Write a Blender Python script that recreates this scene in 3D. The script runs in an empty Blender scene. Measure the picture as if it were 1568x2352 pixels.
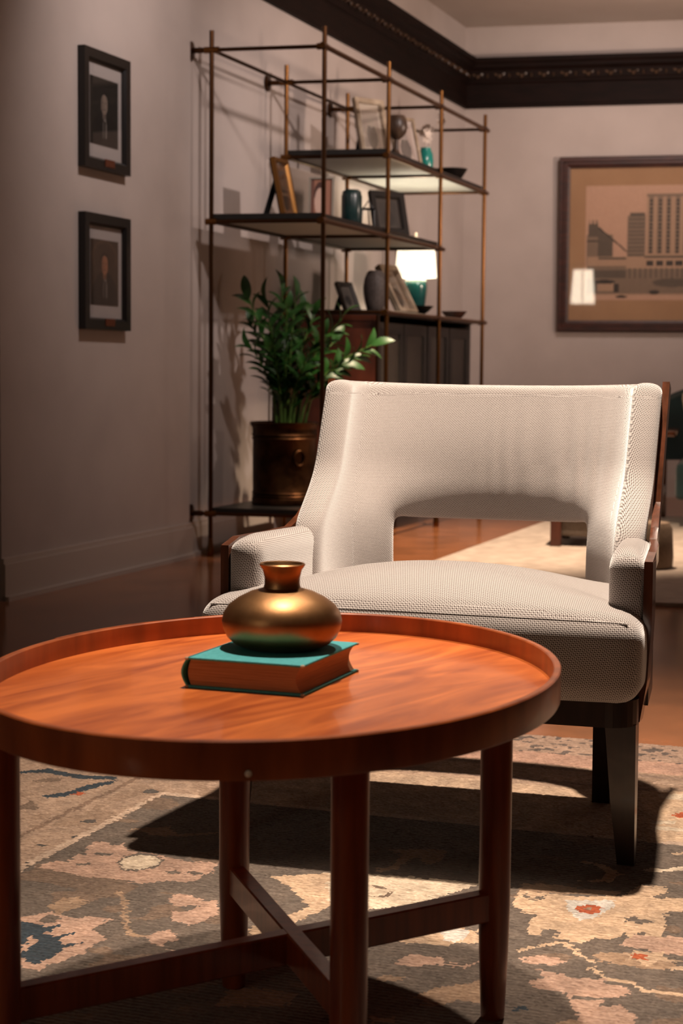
import bpy, bmesh, math, random
import numpy as np
from mathutils import Vector, Matrix

D = bpy.data
S = bpy.context.scene
COL = S.collection
random.seed(7)
RNG = np.random.default_rng(5)
R = math.radians
PI = math.pi

# ------------------------------------------------------------------ camera, world, lights, exposure
cam_d = D.cameras.new('camera')
cam = D.objects.new('camera', cam_d)
COL.objects.link(cam)
cam_d.sensor_fit = 'VERTICAL'
cam_d.sensor_height = 36.0
cam_d.sensor_width = 24.0
cam_d.lens = 4000.0 / 2352.0 * 36.0
cam_d.clip_end = 60
pitch, roll = math.atan(328 / 4000), R(0.5)
r0 = Vector((1, 0, 0)); u0 = Vector((0, math.sin(pitch), math.cos(pitch)))
f0 = Vector((0, math.cos(pitch), -math.sin(pitch)))
rx = r0 * math.cos(roll) + u0 * math.sin(roll)
uy = u0 * math.cos(roll) - r0 * math.sin(roll)
M4 = Matrix((rx, uy, -f0)).transposed().to_4x4()
M4.translation = Vector((0, 0, 0.85))
cam.matrix_world = M4
cam_d.dof.use_dof = True
cam_d.dof.focus_distance = 2.9
cam_d.dof.aperture_fstop = 8.0
S.camera = cam

W = D.worlds.new('room_ambience'); S.world = W; W.use_nodes = True
bg = W.node_tree.nodes['Background']
bg.inputs[0].default_value = (1.0, 0.72, 0.55, 1)
bg.inputs[1].default_value = 0.02

S.view_settings.view_transform = 'Standard'
S.view_settings.look = 'None'
S.view_settings.gamma = 1
S.view_settings.use_curve_mapping = False
S.view_settings.exposure = 0.0


def light(name, kind, loc, target, power, color, size=0.05, angle=60, blend=0.5):
    l = D.lights.new(name, kind); o = D.objects.new(name, l); COL.objects.link(o)
    o.location = loc; l.energy = power; l.color = color
    d = Vector(target) - Vector(loc)
    o.rotation_euler = d.to_track_quat('-Z', 'Y').to_euler()
    if kind == 'SPOT':
        l.spot_size = R(angle); l.spot_blend = blend; l.shadow_soft_size = size
    elif kind == 'POINT':
        l.shadow_soft_size = size
    elif kind == 'AREA':
        l.shape = 'DISK'; l.size = size
    return o


WARM = (1.0, 0.82, 0.66)
SOFT = (1.0, 0.83, 0.77)
light('downlight_over_chair', 'SPOT', (0.56, 3.44, 2.95), (0.42, 3.40, 0.0), 730, WARM, 0.035, 64, 1.0)
light('downlight_over_table', 'SPOT', (0.0, 2.50, 2.95), (-.06, 1.98, 0.0), 340, WARM, 0.04, 38, 0.7)
light('downlight_by_shelf', 'SPOT', (1.05, 7.5, 2.95), (.80, 8.4, 0.0), 1050, (1.0, .74, .52), 0.04, 58, 0.8)
light('downlight_wall_wash', 'SPOT', (0.15, 6.3, 2.95), (-0.75, 7.5, 1.7), 95, SOFT, 0.06, 95, 1.0)
light('downlight_shelf_front', 'SPOT', (1.75, 6.7, 2.95), (.25, 8.8, 1.75), 190, SOFT, 0.05, 62, 0.8)
light('downlight_picture', 'SPOT', (1.7, 9.7, 2.95), (1.6, 12.0, 1.9), 95, SOFT, 0.06, 95, 1.0)

light('added_fill_right', 'POINT', (4.2, 8.6, 1.7), (0, 0, 0), 30, (1.0, .74, .6), .15)  # unseen fill light added to lift the ceiling and back wall
light('added_ceiling_fill', 'SPOT', (3.0, 8.3, 1.7), (1.3, 10.3, 3.19), 300, (1.0, .74, .6), .15, 120, 1.0)  # unseen spot added to brighten the ceiling

# ------------------------------------------------------------------ helpers
def lin(c):
    if isinstance(c, str):
        c = [int(c[i:i + 2], 16) / 255 for i in (1, 3, 5)]
    return tuple(((x / 12.92) if x <= 0.04045 else ((x + 0.055) / 1.055) ** 2.4) for x in c)


def mat(name, color, rough=0.5, metal=0.0, spec=0.5, coat=0.0, emit=None, emit_s=0.0, sheen=0.0):
    m = D.materials.new(name); m.use_nodes = True
    b = m.node_tree.nodes['Principled BSDF']
    c = lin(color)
    b.inputs['Base Color'].default_value = (*c, 1)
    b.inputs['Roughness'].default_value = rough
    b.inputs['Metallic'].default_value = metal
    b.inputs['Specular IOR Level'].default_value = spec
    b.inputs['Coat Weight'].default_value = coat
    b.inputs['Coat Roughness'].default_value = 0.08
    b.inputs['Sheen Weight'].default_value = sheen
    if emit:
        b.inputs['Emission Color'].default_value = (*lin(emit), 1)
        b.inputs['Emission Strength'].default_value = emit_s
    return m


def N(m, t, **kw):
    n = m.node_tree.nodes.new(t)
    for k, v in kw.items():
        setattr(n, k, v)
    return n


def L(m, a, b):
    m.node_tree.links.new(a, b)


def noisy(m, c2, scale=8, stretch=(1, 1, 1), lo=0.35, hi=0.65, bump=0.0, detail=6, coord='Object', rot=(0, 0, 0), bscale=None, dist=0.0):
    """second colour worked into the first through a (stretched) noise, optional bump"""
    b = m.node_tree.nodes['Principled BSDF']
    c1 = tuple(b.inputs['Base Color'].default_value)
    tc = N(m, 'ShaderNodeTexCoord'); mp = N(m, 'ShaderNodeMapping')
    mp.vector_type = 'TEXTURE'; mp.inputs['Scale'].default_value = [1 / q for q in stretch]; mp.inputs['Rotation'].default_value = rot
    L(m, tc.outputs[coord], mp.inputs[0])
    nz = N(m, 'ShaderNodeTexNoise'); nz.inputs['Scale'].default_value = scale
    nz.inputs['Detail'].default_value = detail; nz.inputs['Distortion'].default_value = dist
    L(m, mp.outputs[0], nz.inputs['Vector'])
    rp = N(m, 'ShaderNodeValToRGB')
    rp.color_ramp.elements[0].position = lo; rp.color_ramp.elements[1].position = hi
    rp.color_ramp.elements[0].color = c1; rp.color_ramp.elements[1].color = (*lin(c2), 1)
    L(m, nz.outputs['Fac'], rp.inputs[0]); L(m, rp.outputs[0], b.inputs['Base Color'])
    if bump:
        nb = nz
        if bscale:
            nb = N(m, 'ShaderNodeTexNoise'); nb.inputs['Scale'].default_value = bscale
            nb.inputs['Detail'].default_value = 4
            L(m, mp.outputs[0], nb.inputs['Vector'])
        bp = N(m, 'ShaderNodeBump'); bp.inputs['Strength'].default_value = bump
        bp.inputs['Distance'].default_value = 0.004
        L(m, nb.outputs['Fac'], bp.inputs['Height']); L(m, bp.outputs[0], b.inputs['Normal'])
    return m


class MB:
    """collects shapes, builds them as ONE mesh object"""
    def __init__(self):
        self.v = []; self.f = []; self.uv = None

    def add(self, vs, fs):
        o = len(self.v)
        self.v += [tuple(p) for p in vs]
        self.f += [tuple(i + o for i in f) for f in fs]
        return self

    def box(self, c, s, rot=None):
        hx, hy, hz = s[0] / 2, s[1] / 2, s[2] / 2
        vs = [Vector((x * hx, y * hy, z * hz)) for x in (-1, 1) for y in (-1, 1) for z in (-1, 1)]
        if rot is not None:
            vs = [rot @ p for p in vs]
        vs = [p + Vector(c) for p in vs]
        return self.add(vs, [(0, 1, 3, 2), (4, 6, 7, 5), (0, 4, 5, 1), (2, 3, 7, 6), (0, 2, 6, 4), (1, 5, 7, 3)])

    def rbox(self, c, s, r=0.004, seg=2, rot=None):
        """box with rounded edges"""
        bm = bmesh.new(); bmesh.ops.create_cube(bm, size=1)
        for v in bm.verts:
            v.co = Vector((v.co.x * s[0], v.co.y * s[1], v.co.z * s[2]))
        bmesh.ops.bevel(bm, geom=bm.edges[:], offset=r, segments=seg, profile=0.5, affect='EDGES', clamp_overlap=True)
        vs = [v.co.copy() for v in bm.verts]; bm.verts.index_update()
        fs = [[v.index for v in f.verts] for f in bm.faces]; bm.free()
        if rot is not None:
            vs = [rot @ p for p in vs]
        return self.add([p + Vector(c) for p in vs], fs)

    def prism(self, pts, z0, z1):
        """extruded polygon (xy), counter-clockwise"""
        n = len(pts)
        vs = [(p[0], p[1], z0) for p in pts] + [(p[0], p[1], z1) for p in pts]
        fs = [tuple(reversed(range(n))), tuple(range(n, 2 * n))]
        fs += [(i, (i + 1) % n, n + (i + 1) % n, n + i) for i in range(n)]
        return self.add(vs, fs)

    def tube(self, path, r, seg=10, caps=True):
        path = [Vector(p) for p in path]; n = len(path)
        rr = r if isinstance(r, (list, tuple)) else [r] * n
        vs = []; ref = None
        for i, p in enumerate(path):
            d = (path[min(i + 1, n - 1)] - path[max(i - 1, 0)]).normalized()
            if ref is None:
                ref = Vector((0, 0, 1)) if abs(d.z) < 0.9 else Vector((1, 0, 0))
            a = d.cross(ref).normalized(); b = d.cross(a).normalized(); ref = -b if ref.dot(-b) > 0 else b
            a = d.cross(ref).normalized(); b = a.cross(d).normalized()
            for k in range(seg):
                t = 2 * PI * k / seg
                vs.append(p + (a * math.cos(t) + b * math.sin(t)) * rr[i])
        fs = [(i * seg + k, i * seg + (k + 1) % seg, (i + 1) * seg + (k + 1) % seg, (i + 1) * seg + k)
              for i in range(n - 1) for k in range(seg)]
        if caps:
            fs += [tuple(reversed(range(seg))), tuple(range((n - 1) * seg, n * seg))]
        return self.add(vs, fs)

    def strip(self, path, w, h, side):
        """rectangular section w (along side vector) x h swept along a path"""
        path = [Vector(p) for p in path]; n = len(path); vs = []
        for i, p in enumerate(path):
            d = (path[min(i + 1, n - 1)] - path[max(i - 1, 0)]).normalized()
            s = Vector(side[i] if isinstance(side, list) else side); s = (s - d * s.dot(d)).normalized()
            t = d.cross(s)
            for a, b in ((-1, -1), (1, -1), (1, 1), (-1, 1)):
                vs.append(p + s * (a * w / 2) + t * (b * h / 2))
        fs = [(i * 4 + k, i * 4 + (k + 1) % 4, (i + 1) * 4 + (k + 1) % 4, (i + 1) * 4 + k) for i in range(n - 1) for k in range(4)]
        fs += [(3, 2, 1, 0), tuple(range((n - 1) * 4, n * 4))]
        return self.add(vs, fs)

    def lathe(self, prof, seg=40, c=(0, 0, 0), sx=1, sy=1):
        n = len(prof); vs = []
        for r, z in prof:
            for k in range(seg):
                t = 2 * PI * k / seg
                vs.append((c[0] + r * math.cos(t) * sx, c[1] + r * math.sin(t) * sy, c[2] + z))
        fs = [(i * seg + k, i * seg + (k + 1) % seg, (i + 1) * seg + (k + 1) % seg, (i + 1) * seg + k)
              for i in range(n - 1) for k in range(seg)]
        if prof[0][0] > 1e-5: fs.append(tuple(reversed(range(seg))))
        if prof[-1][0] > 1e-5: fs.append(tuple(range((n - 1) * seg, n * seg)))
        return self.add(vs, fs)

    def mesh(self, name, m, smooth=False):
        me = D.meshes.new(name); me.from_pydata(self.v, [], self.f)
        bm = bmesh.new(); bm.from_mesh(me)
        bmesh.ops.remove_doubles(bm, verts=bm.verts[:], dist=1e-6)
        bmesh.ops.recalc_face_normals(bm, faces=bm.faces[:])
        bm.to_mesh(me); bm.free()
        if m: me.materials.append(m)
        if smooth:
            me.polygons.foreach_set('use_smooth', [True] * len(me.polygons))
            me.set_sharp_from_angle(angle=R(42))
        return me

    def build(self, name, m, parent=None, smooth=False):
        return link(name, self.mesh(name, m, smooth), parent)


def link(name, me, parent=None):
    o = D.objects.new(name, me); COL.objects.link(o)
    if parent is not None: o.parent = parent
    return o


def tag(o, label, cat, group=None, kind=None):
    o['label'] = label; o['category'] = cat
    if group: o['group'] = group
    if kind: o['kind'] = kind
    return o


def thing(name, label, cat, loc=(0, 0, 0), rz=0, group=None):
    o = D.objects.new(name, None); COL.objects.link(o)
    o.location = loc; o.rotation_euler = (0, 0, rz); o.empty_display_size = 0.1
    return tag(o, label, cat, group)


def struct(o):
    o['kind'] = 'structure'; return o


def paint(name, w, h, nx, ny, fn, m, parent, loc=(0, 0, 0), rot=(0, 0, 0)):
    """flat print: a grid in local xz facing -y whose colours come from fn(U, V) (V up), sRGB"""
    U, V = np.meshgrid((np.arange(nx) + .5) / nx, (np.arange(ny) + .5) / ny)
    c = np.clip(fn(U, V), 0, 1)
    c = np.where(c <= .04045, c / 12.92, ((c + .055) / 1.055) ** 2.4)
    X, Z = np.meshgrid(np.linspace(-w / 2, w / 2, nx + 1), np.linspace(0, h, ny + 1))
    vs = np.stack([X.ravel(), np.zeros(X.size), Z.ravel()], 1)
    i = (np.arange(ny)[:, None] * (nx + 1) + np.arange(nx)[None]).ravel()
    fs = np.stack([i, i + 1, i + nx + 2, i + nx + 1], 1)
    me = D.meshes.new(name); me.from_pydata(vs.tolist(), [], fs.tolist())
    a = me.color_attributes.new('Col', 'FLOAT_COLOR', 'CORNER')
    rgba = np.ones((nx * ny, 4, 4), np.float32); rgba[:, :, :3] = c.reshape(-1, 1, 3)
    a.data.foreach_set('color', rgba.ravel())
    me.materials.append(m)
    o = link(name, me, parent); o.location = loc; o.rotation_euler = rot
    return o


def ell(U, V, cx, cy, rx_, ry_):
    return ((U - cx) / rx_) ** 2 + ((V - cy) / ry_) ** 2 < 1


def setc(c, mask, col):
    if isinstance(col, str): col = [int(col[i:i + 2], 16) / 255 for i in (1, 3, 5)]
    c[mask] = col


# ------------------------------------------------------------------ materials
M = {}
M['wall'] = noisy(mat('wall_paint', '#b5aaa4', 0.85, spec=0.2), '#aea39d', 3, bump=0.04, bscale=220)
M['base'] = mat('baseboard_paint', '#b3a8a0', 0.5)
M['ceil'] = noisy(mat('ceiling_paint', '#b9aca2', 0.9), '#b2a499', 2)
M['dark'] = noisy(mat('dark_stained_wood', '#1a0d09', 0.65, spec=.12), '#110805', 6, (1, 1, 8))
M['ornament'] = noisy(mat('carved_dark_wood', '#553d2a', 0.4), '#2e2015', 30)
M['floor'] = noisy(mat('polished_floor', '#9c6340', 0.15, spec=0.5), '#7a4f34', 5, lo=0.3, hi=0.7, bump=0.02, bscale=60, detail=10)
M['table'] = noisy(mat('cherry_wood', '#d67434', 0.36, coat=0.2), '#97441a', 3.4, (1.0, 4.2, 4), 0.32, 0.68, bump=0.02, detail=11, rot=(0, 0, R(56)), dist=1.6)
M['rim'] = noisy(mat('darker_cherry_rim', '#a9582b', 0.36, coat=0.15), '#743619', 5, (5, 5, 1.0), 0.3, 0.7)
M['leg'] = noisy(mat('cherry_wood_upright', '#93431c', 0.35, coat=0.15), '#6d2b10', 9, (8, 8, 0.7), 0.3, 0.7)
M['brass'] = mat('aged_brass', '#6e4a28', 0.3, 1.0)
M['brass_dk'] = mat('dark_brass', '#4c3320', 0.32, 1.0)
M['blackwood'] = noisy(mat('black_shelf_board', '#14110f', 0.45), '#0b0908', 20, (1, 6, 1))
M['shelfpale'] = mat('pale_shelf_underside', '#aaa9a2', 0.6)
M['cabinet'] = noisy(mat('dark_cabinet_lacquer', '#2c2722', 0.4), '#241f1b', 12, (1, 1, 8))
M['redwood'] = noisy(mat('red_brown_veneer', '#4a2316', 0.35), '#2c120b', 7, (1, 1, 0.5))
M['walnut'] = noisy(mat('polished_walnut', '#5e3320', 0.22, coat=0.4), '#40210f', 9, (6, 6, 1))
M['espresso'] = noisy(mat('espresso_wood', '#31201a', 0.35, coat=0.2), '#20140f', 9, (6, 6, 1))
M['vase'] = noisy(mat('hammered_bronze', '#b58a60', 0.42, 1.0), '#8f6640', 22, lo=0.3, hi=0.75, bump=0.12, bscale=26)
M['book'] = noisy(mat('teal_bookcloth', '#4aa6aa', 0.8), '#3f979c', 180, bump=0.15, bscale=500)
M['bookedge'] = mat('worn_cloth_edge', '#b39a80', 0.9)
M['pages'] = noisy(mat('foxed_page_block', '#b98a62', 0.9), '#8f5f3f', 14, (1, 1, 90), 0.3, 0.7, bump=0.25)
M['soil'] = noisy(mat('potting_soil', '#1c130d', 1.0), '#0d0906', 40, bump=0.5)
M['pot'] = noisy(mat('embossed_copper', '#48301d', 0.42, 1.0), '#2c1a0f', 18, lo=0.3, hi=0.7, bump=0.3, bscale=35)
M['leaf'] = noisy(mat('glossy_leaf', '#24521a', 0.45), '#173c12', 12)
M['stem'] = mat('green_stem', '#4b6a2a', 0.5)
M['blackframe'] = mat('black_frame_lacquer', '#100e0e', 0.35)
M['plaque'] = mat('copper_plaque', '#6b3a26', 0.4, 0.6)
M['matboard'] = mat('pale_mat_board', '#a8a2a0', 0.8)
M['tanmat'] = noisy(mat('tan_mat_board', '#a68362', 0.85), '#9c795a', 3)
M['picframe'] = noisy(mat('mahogany_frame', '#3f1c12', 0.5), '#260f09', 10, (1, 1, 6))
M['goldframe'] = mat('gilt_frame', '#8f6535', 0.35, 0.9)
M['silver'] = mat('pewter_frame', '#8b8378', 0.4, 0.7)
M['whiteframe'] = noisy(mat('ivory_frame', '#b7a690', 0.5), '#8d7a64', 15)
M['greyframe'] = mat('grey_frame', '#4a4744', 0.5)
M['velvet'] = mat('black_easel_back', '#0d0c0d', 0.9)
M['tealglaze'] = noisy(mat('teal_glaze', '#164846', 0.18, coat=0.5), '#0e3334', 10)
M['tealbright'] = mat('bright_teal_glaze', '#128077', 0.25, coat=0.3)
M['dkteal'] = noisy(mat('dark_teal_glaze', '#10302f', 0.35, coat=0.2), '#0a2222', 14)
M['greyvase'] = noisy(mat('grey_stoneware', '#5c5350', 0.6), '#4b4340', 60)
M['brownball'] = noisy(mat('brown_stoneware', '#4d3a2c', 0.4), '#34261c', 20)
M['darkbowl'] = mat('dark_bronze_bowl', '#16120f', 0.4, 0.3)
M['brownbowl'] = mat('brown_wood_bowl', '#3b2118', 0.4)
M['flower'] = mat('dried_white_petals', '#d8ccc2', 0.9)
M['shade2'] = mat('lit_paper_shade', '#f2ead8', 0.9, emit='#fff0d6', emit_s=9)
M['shade'] = mat('lit_lampshade', '#f2ead8', 0.9, emit='#fff0d2', emit_s=1.5)
M['teal_velvet'] = noisy(mat('teal_velvet', '#0d3438', 0.85, sheen=0.4), '#0a292d', 8)
M['cream'] = noisy(mat('cream_cushion', '#e6dccd', 0.9), '#d9cdbb', 60)
M['greyfab'] = noisy(mat('grey_bench_fabric', '#6e645c', 0.9), '#61574f', 120)
M['pouf'] = noisy(mat('beige_pouf_weave', '#8a7664', 0.9), '#7a6655', 90)
M['rug2'] = noisy(mat('pale_plain_rug', '#b3a497', 0.95, sheen=0.3), '#998a7e', 14, bump=0.4, bscale=120)

m = M['print'] = mat('printed_paper', '#808080', 0.6)
at = N(m, 'ShaderNodeAttribute', attribute_name='Col')
L(m, at.outputs['Color'], m.node_tree.nodes['Principled BSDF'].inputs['Base Color'])

m = M['rug'] = mat('knotted_wool', '#6b5646', 0.95, sheen=0.15)
pb = m.node_tree.nodes['Principled BSDF']
at = N(m, 'ShaderNodeAttribute', attribute_name='Col')
tc = N(m, 'ShaderNodeTexCoord'); mp = N(m, 'ShaderNodeMapping'); L(m, tc.outputs['Object'], mp.inputs[0])
mp.inputs['Scale'].default_value = (55, 170, 1)
nz = N(m, 'ShaderNodeTexNoise'); nz.inputs['Scale'].default_value = 1; nz.inputs['Detail'].default_value = 3
L(m, mp.outputs[0], nz.inputs['Vector'])
wv = N(m, 'ShaderNodeTexWave', wave_type='BANDS', bands_direction='Y')
wv.inputs['Scale'].default_value = 30; wv.inputs['Distortion'].default_value = 1.2; wv.inputs['Detail'].default_value = 2
wv.inputs['Detail Scale'].default_value = 6
L(m, tc.outputs['Object'], wv.inputs['Vector'])
mx = N(m, 'ShaderNodeMix', data_type='RGBA', blend_type='MULTIPLY'); mx.inputs['Factor'].default_value = 0.8
rp = N(m, 'ShaderNodeValToRGB'); rp.color_ramp.elements[0].position = .3; rp.color_ramp.elements[1].position = .62
rp.color_ramp.elements[0].color = (.42, .38, .36, 1)
L(m, nz.outputs['Fac'], rp.inputs[0])
L(m, at.outputs['Color'], mx.inputs['A']); L(m, rp.outputs[0], mx.inputs['B'])
L(m, mx.outputs['Result'], pb.inputs['Base Color'])
ad = N(m, 'ShaderNodeMath', operation='ADD'); L(m, wv.outputs['Fac'], ad.inputs[0]); L(m, nz.outputs['Fac'], ad.inputs[1])
bp = N(m, 'ShaderNodeBump'); bp.inputs['Strength'].default_value = .4; bp.inputs['Distance'].default_value = .004
L(m, ad.outputs[0], bp.inputs['Height']); L(m, bp.outputs[0], pb.inputs['Normal'])

m = M['fabric'] = mat('checked_upholstery', '#b0a198', 0.9, spec=0.2, sheen=0.8)
pb = m.node_tree.nodes['Principled BSDF']
uvn = N(m, 'ShaderNodeUVMap'); mp = N(m, 'ShaderNodeMapping'); L(m, uvn.outputs[0], mp.inputs[0])
mp.inputs['Rotation'].default_value = (0, 0, R(38))
sp = N(m, 'ShaderNodeSeparateXYZ'); L(m, mp.outputs[0], sp.inputs[0])
def wave1(sock, period):
    a = N(m, 'ShaderNodeMath', operation='MULTIPLY'); a.inputs[1].default_value = 2 * PI / period; L(m, sock, a.inputs[0])
    s = N(m, 'ShaderNodeMath', operation='SINE'); L(m, a.outputs[0], s.inputs[0]); return s.outputs[0]
sx, sy = wave1(sp.outputs['X'], .0052), wave1(sp.outputs['Y'], .0040)
pr_ = N(m, 'ShaderNodeMath', operation='MULTIPLY'); L(m, sx, pr_.inputs[0]); L(m, sy, pr_.inputs[1])
a1 = N(m, 'ShaderNodeMath', operation='MULTIPLY_ADD'); L(m, sy, a1.inputs[0]); a1.inputs[1].default_value = .45; L(m, pr_.outputs[0], a1.inputs[2])
rp = N(m, 'ShaderNodeValToRGB'); rp.color_ramp.elements[0].position = .33; rp.color_ramp.elements[1].position = .64
rp.color_ramp.elements[0].color = (*lin('#4a3c37'), 1); rp.color_ramp.elements[1].color = (*lin('#d0c7c2'), 1)
mr = N(m, 'ShaderNodeMapRange'); mr.inputs[1].default_value = -1; mr.inputs[2].default_value = 1
L(m, a1.outputs[0], mr.inputs[0]); L(m, mr.outputs[0], rp.inputs[0]); L(m, rp.outputs[0], pb.inputs['Base Color'])
bp = N(m, 'ShaderNodeBump'); bp.inputs['Strength'].default_value = .3; bp.inputs['Distance'].default_value = .001
L(m, mr.outputs[0], bp.inputs['Height']); L(m, bp.outputs[0], pb.inputs['Normal'])

m = M['glass'] = D.materials.new('picture_glass'); m.use_nodes = True
nt = m.node_tree; nt.nodes.remove(nt.nodes['Principled BSDF'])
tr = N(m, 'ShaderNodeBsdfTransparent'); gl = N(m, 'ShaderNodeBsdfGlossy'); gl.inputs['Roughness'].default_value = .02
lw = N(m, 'ShaderNodeLayerWeight'); pw = N(m, 'ShaderNodeMath', operation='POWER'); pw.inputs[1].default_value = 5; L(m, lw.outputs['Facing'], pw.inputs[0])
fr = N(m, 'ShaderNodeMath', operation='MULTIPLY_ADD'); fr.inputs[1].default_value = .9; fr.inputs[2].default_value = .06; L(m, pw.outputs[0], fr.inputs[0])
ms = N(m, 'ShaderNodeMixShader'); L(m, fr.outputs[0], ms.inputs[0]); L(m, tr.outputs[0], ms.inputs[1]); L(m, gl.outputs[0], ms.inputs[2])
L(m, ms.outputs[0], nt.nodes['Material Output'].inputs[0])

# ------------------------------------------------------------------ setting
E1 = Vector((.303, .861, 0)); E2 = Vector((.5, -.115, 0)); P0 = Vector((-.591, 7.837, 0))   # shelf grid: one bay along, one depth
WT = E1.normalized(); WN = Vector((WT.y, -WT.x, 0))            # along the left wall, out of the left wall
WP = Vector((-.688, 7.867, 0))                                 # a point of the left wall (behind the first shelf frame)
CORNER = Vector((.827, 12.169, 0))
BT = Vector((.9748, -.2232, 0)); BN = Vector((-.2232, -.9748, 0))  # along the back wall, out of it
ZC2 = 3.19


def slab(a, b, out, z0, z1, t):
    """wall slab from a to b with its face on the line, thickness t away from `out`"""
    q = [a, b, b - out * t, a - out * t]
    area = sum(q[i].x * q[(i + 1) % 4].y - q[(i + 1) % 4].x * q[i].y for i in range(4))
    if area < 0: q.reverse()
    return MB().prism([(p.x, p.y) for p in q], z0, z1)


def wl(s, n=0.0, z=0.0):       # point by the left wall: s along, n out
    return WP + WT * s + WN * n + Vector((0, 0, z))


def bw(s, n=0.0, z=0.0):       # point by the back wall
    return CORNER + BT * s + BN * n + Vector((0, 0, z))


S_C = (CORNER - WP).dot(WT)
fl = MB().prism([(-6, -4), (8.5, -4), (8.5, 14), (-6, 14)], -.05, 0)
struct(fl.build('floor', M['floor']))
struct(slab(wl(-.05), wl(S_C + .3), WN, 0, 3.19, .12).build('wall_left', M['wall']))
struct(slab(wl(-1.69, .022), wl(-.05, .022), WN, 0, 3.19, .14).build('wall_left_front', M['wall']))
struct(slab(wl(-1.86, -.02), wl(-1.69, -.02), WN, 0, 3.19, .12).build('dark_opening_slab', M['dark']))  # added dark slab standing in for the dark opening past the wall end
struct(slab(wl(-13, .022), wl(-1.86, .022), WN, 0, 3.19, .14).build('wall_left_near', M['wall']))
struct(slab(bw(-.3), bw(7.5), BN, 0, 3.19, .12).build('wall_back', M['wall']))
rwa = bw(7.5); rwb = rwa - WT * 15
struct(slab(rwa, rwb, -WN, 0, 3.19, .12).build('wall_right', M['wall']))
struct(slab(wl(-12.9), rwb + Vector((.6, -.5, 0)), -BN, 0, 3.19, .12).build('wall_front', M['wall']))


def base(a, b, out, name):
    mb = MB()
    for z0, z1, t in ((0, .018, .030), (0, .135, .016), (.135, .155, .010)):
        q = slab(a + out * t, b + out * t, out, z0, z1, t)
        mb.add(q.v, q.f)
    return struct(mb.build(name, M['base']))


base(wl(-.05), wl(S_C), WN, 'baseboard_left')
base(wl(-1.69, .022), wl(-.72, .022), WN, 'baseboard_left_front')
base(wl(-.72, .022), wl(-.05, .022), WN, 'baseboard_left_middle')
base(wl(-12, .022), wl(-1.86, .022), WN, 'baseboard_left_near')
base(bw(0), bw(7.4), BN, 'baseboard_back')

# ceiling, above a strip of plain wall over the crown
OUT = [bw(-.3, -.1), bw(7.6, -.1), rwb - BN * .0, wl(-13.2, -.1)]
mb = MB().prism([(p.x, p.y) for p in reversed(OUT)], ZC2, ZC2 + .05)
struct(mb.build('ceiling', M['ceil']))

# frieze boards with a crown above; the carved motifs are parts
def frieze(name, a, b, along, out, n_orn):
    prof = [(.0, 2.64), (.022, 2.64), (.022, 2.66), (.016, 2.665), (.016, 2.80), (.03, 2.81), (.03, 2.822), (.038, 2.83), (.055, 2.885), (.085, 2.905), (.085, 2.925), (.10, 2.94), (.10, 2.968), (0, 2.968)]
    mb = MB(); vs = []
    for p in (a, b):
        vs += [p + out * q[0] + Vector((0, 0, q[1])) for q in prof]
    n = len(prof)
    mb.add(vs, [(i, (i + 1) % n, n + (i + 1) % n, n + i) for i in range(n)] + [tuple(range(n)), tuple(reversed(range(n, 2 * n)))])
    o = struct(mb.build(name, M['dark']))
    # one motif: a shell of five petals over a bead
    om = MB()
    for k in range(5):
        t = R(-70 + 35 * k); c, s_ = math.sin(t), math.cos(t)
        om.add([(0, 0, 0), (c * .028 - s_ * .010, -.004, s_ * .022 + c * .010), (c * .044, -.010, s_ * .038), (c * .028 + s_ * .010, -.004, s_ * .022 - c * .010), (c * .025, -.016, s_ * .02)],
               [(0, 1, 4), (1, 2, 4), (2, 3, 4), (3, 0, 4)])
    om.lathe([(.001, -.016), (.012, -.010), (.015, 0), (.012, .010), (.001, .016)], 8, (0, -.004, -.006))
    om.box((.068, -.004, .010), (.008, .012, .05))
    me = om.mesh('carved_motif', M['ornament'])
    ang = math.atan2(along.y, along.x)
    L_ = (b - a).length
    for k in range(n_orn):
        p = a + along * (.09 + .15 * k) + out * .045
        c = D.objects.new('carved_motif', me); COL.objects.link(c); c.parent = o
        c.location = p + Vector((0, 0, 2.853)); c.rotation_euler = (R(-28), 0, ang)
    return o


frieze('trim_3', bw(0), bw(7.0), BT, BN, 22)
frieze('trim_4', wl(-12, .022), wl(-.05, .022), WT, WN, 0)
frieze('trim_2', wl(-.05), wl(S_C - .02), WT, WN, 0)
o2 = D.objects['trim_2']; me_o = D.meshes['carved_motif']
for k in range(30):
    s_ = S_C - .16 - .15 * k
    c = D.objects.new('carved_motif', me_o); COL.objects.link(c); c.parent = o2
    c.location = wl(s_, .045, 2.853); c.rotation_euler = (R(-28), 0, math.atan2(WT.y, WT.x))

# ------------------------------------------------------------------ wall pictures
def bars(w, h, b, t, m_, parent, prof=None):
    """mitred frame in local xz (z from 0), facing -y; t deep"""
    mb = MB()
    prof = prof or [(0, 0), (0, -t), (b * .8, -t), (b, -t * .6), (b, 0)]
    n = len(prof); vs = []
    for sx_, sz_ in ((-1, 0), (1, 0), (1, 1), (-1, 1)):
        for d_, y in prof:
            vs.append((sx_ * (w / 2 - d_), y, d_ if sz_ == 0 else h - d_))
    fs = []
    for k in range(4):
        for i in range(n):
            fs.append((k * n + i, k * n + (i + 1) % n, ((k + 1) % 4) * n + (i + 1) % n, ((k + 1) % 4) * n + i))
    mb.add(vs, fs)
    return mb.build('frame', m_, parent)


def hexc(h): return [int(h[i:i + 2], 16) / 255 for i in (1, 3, 5)]


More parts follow.
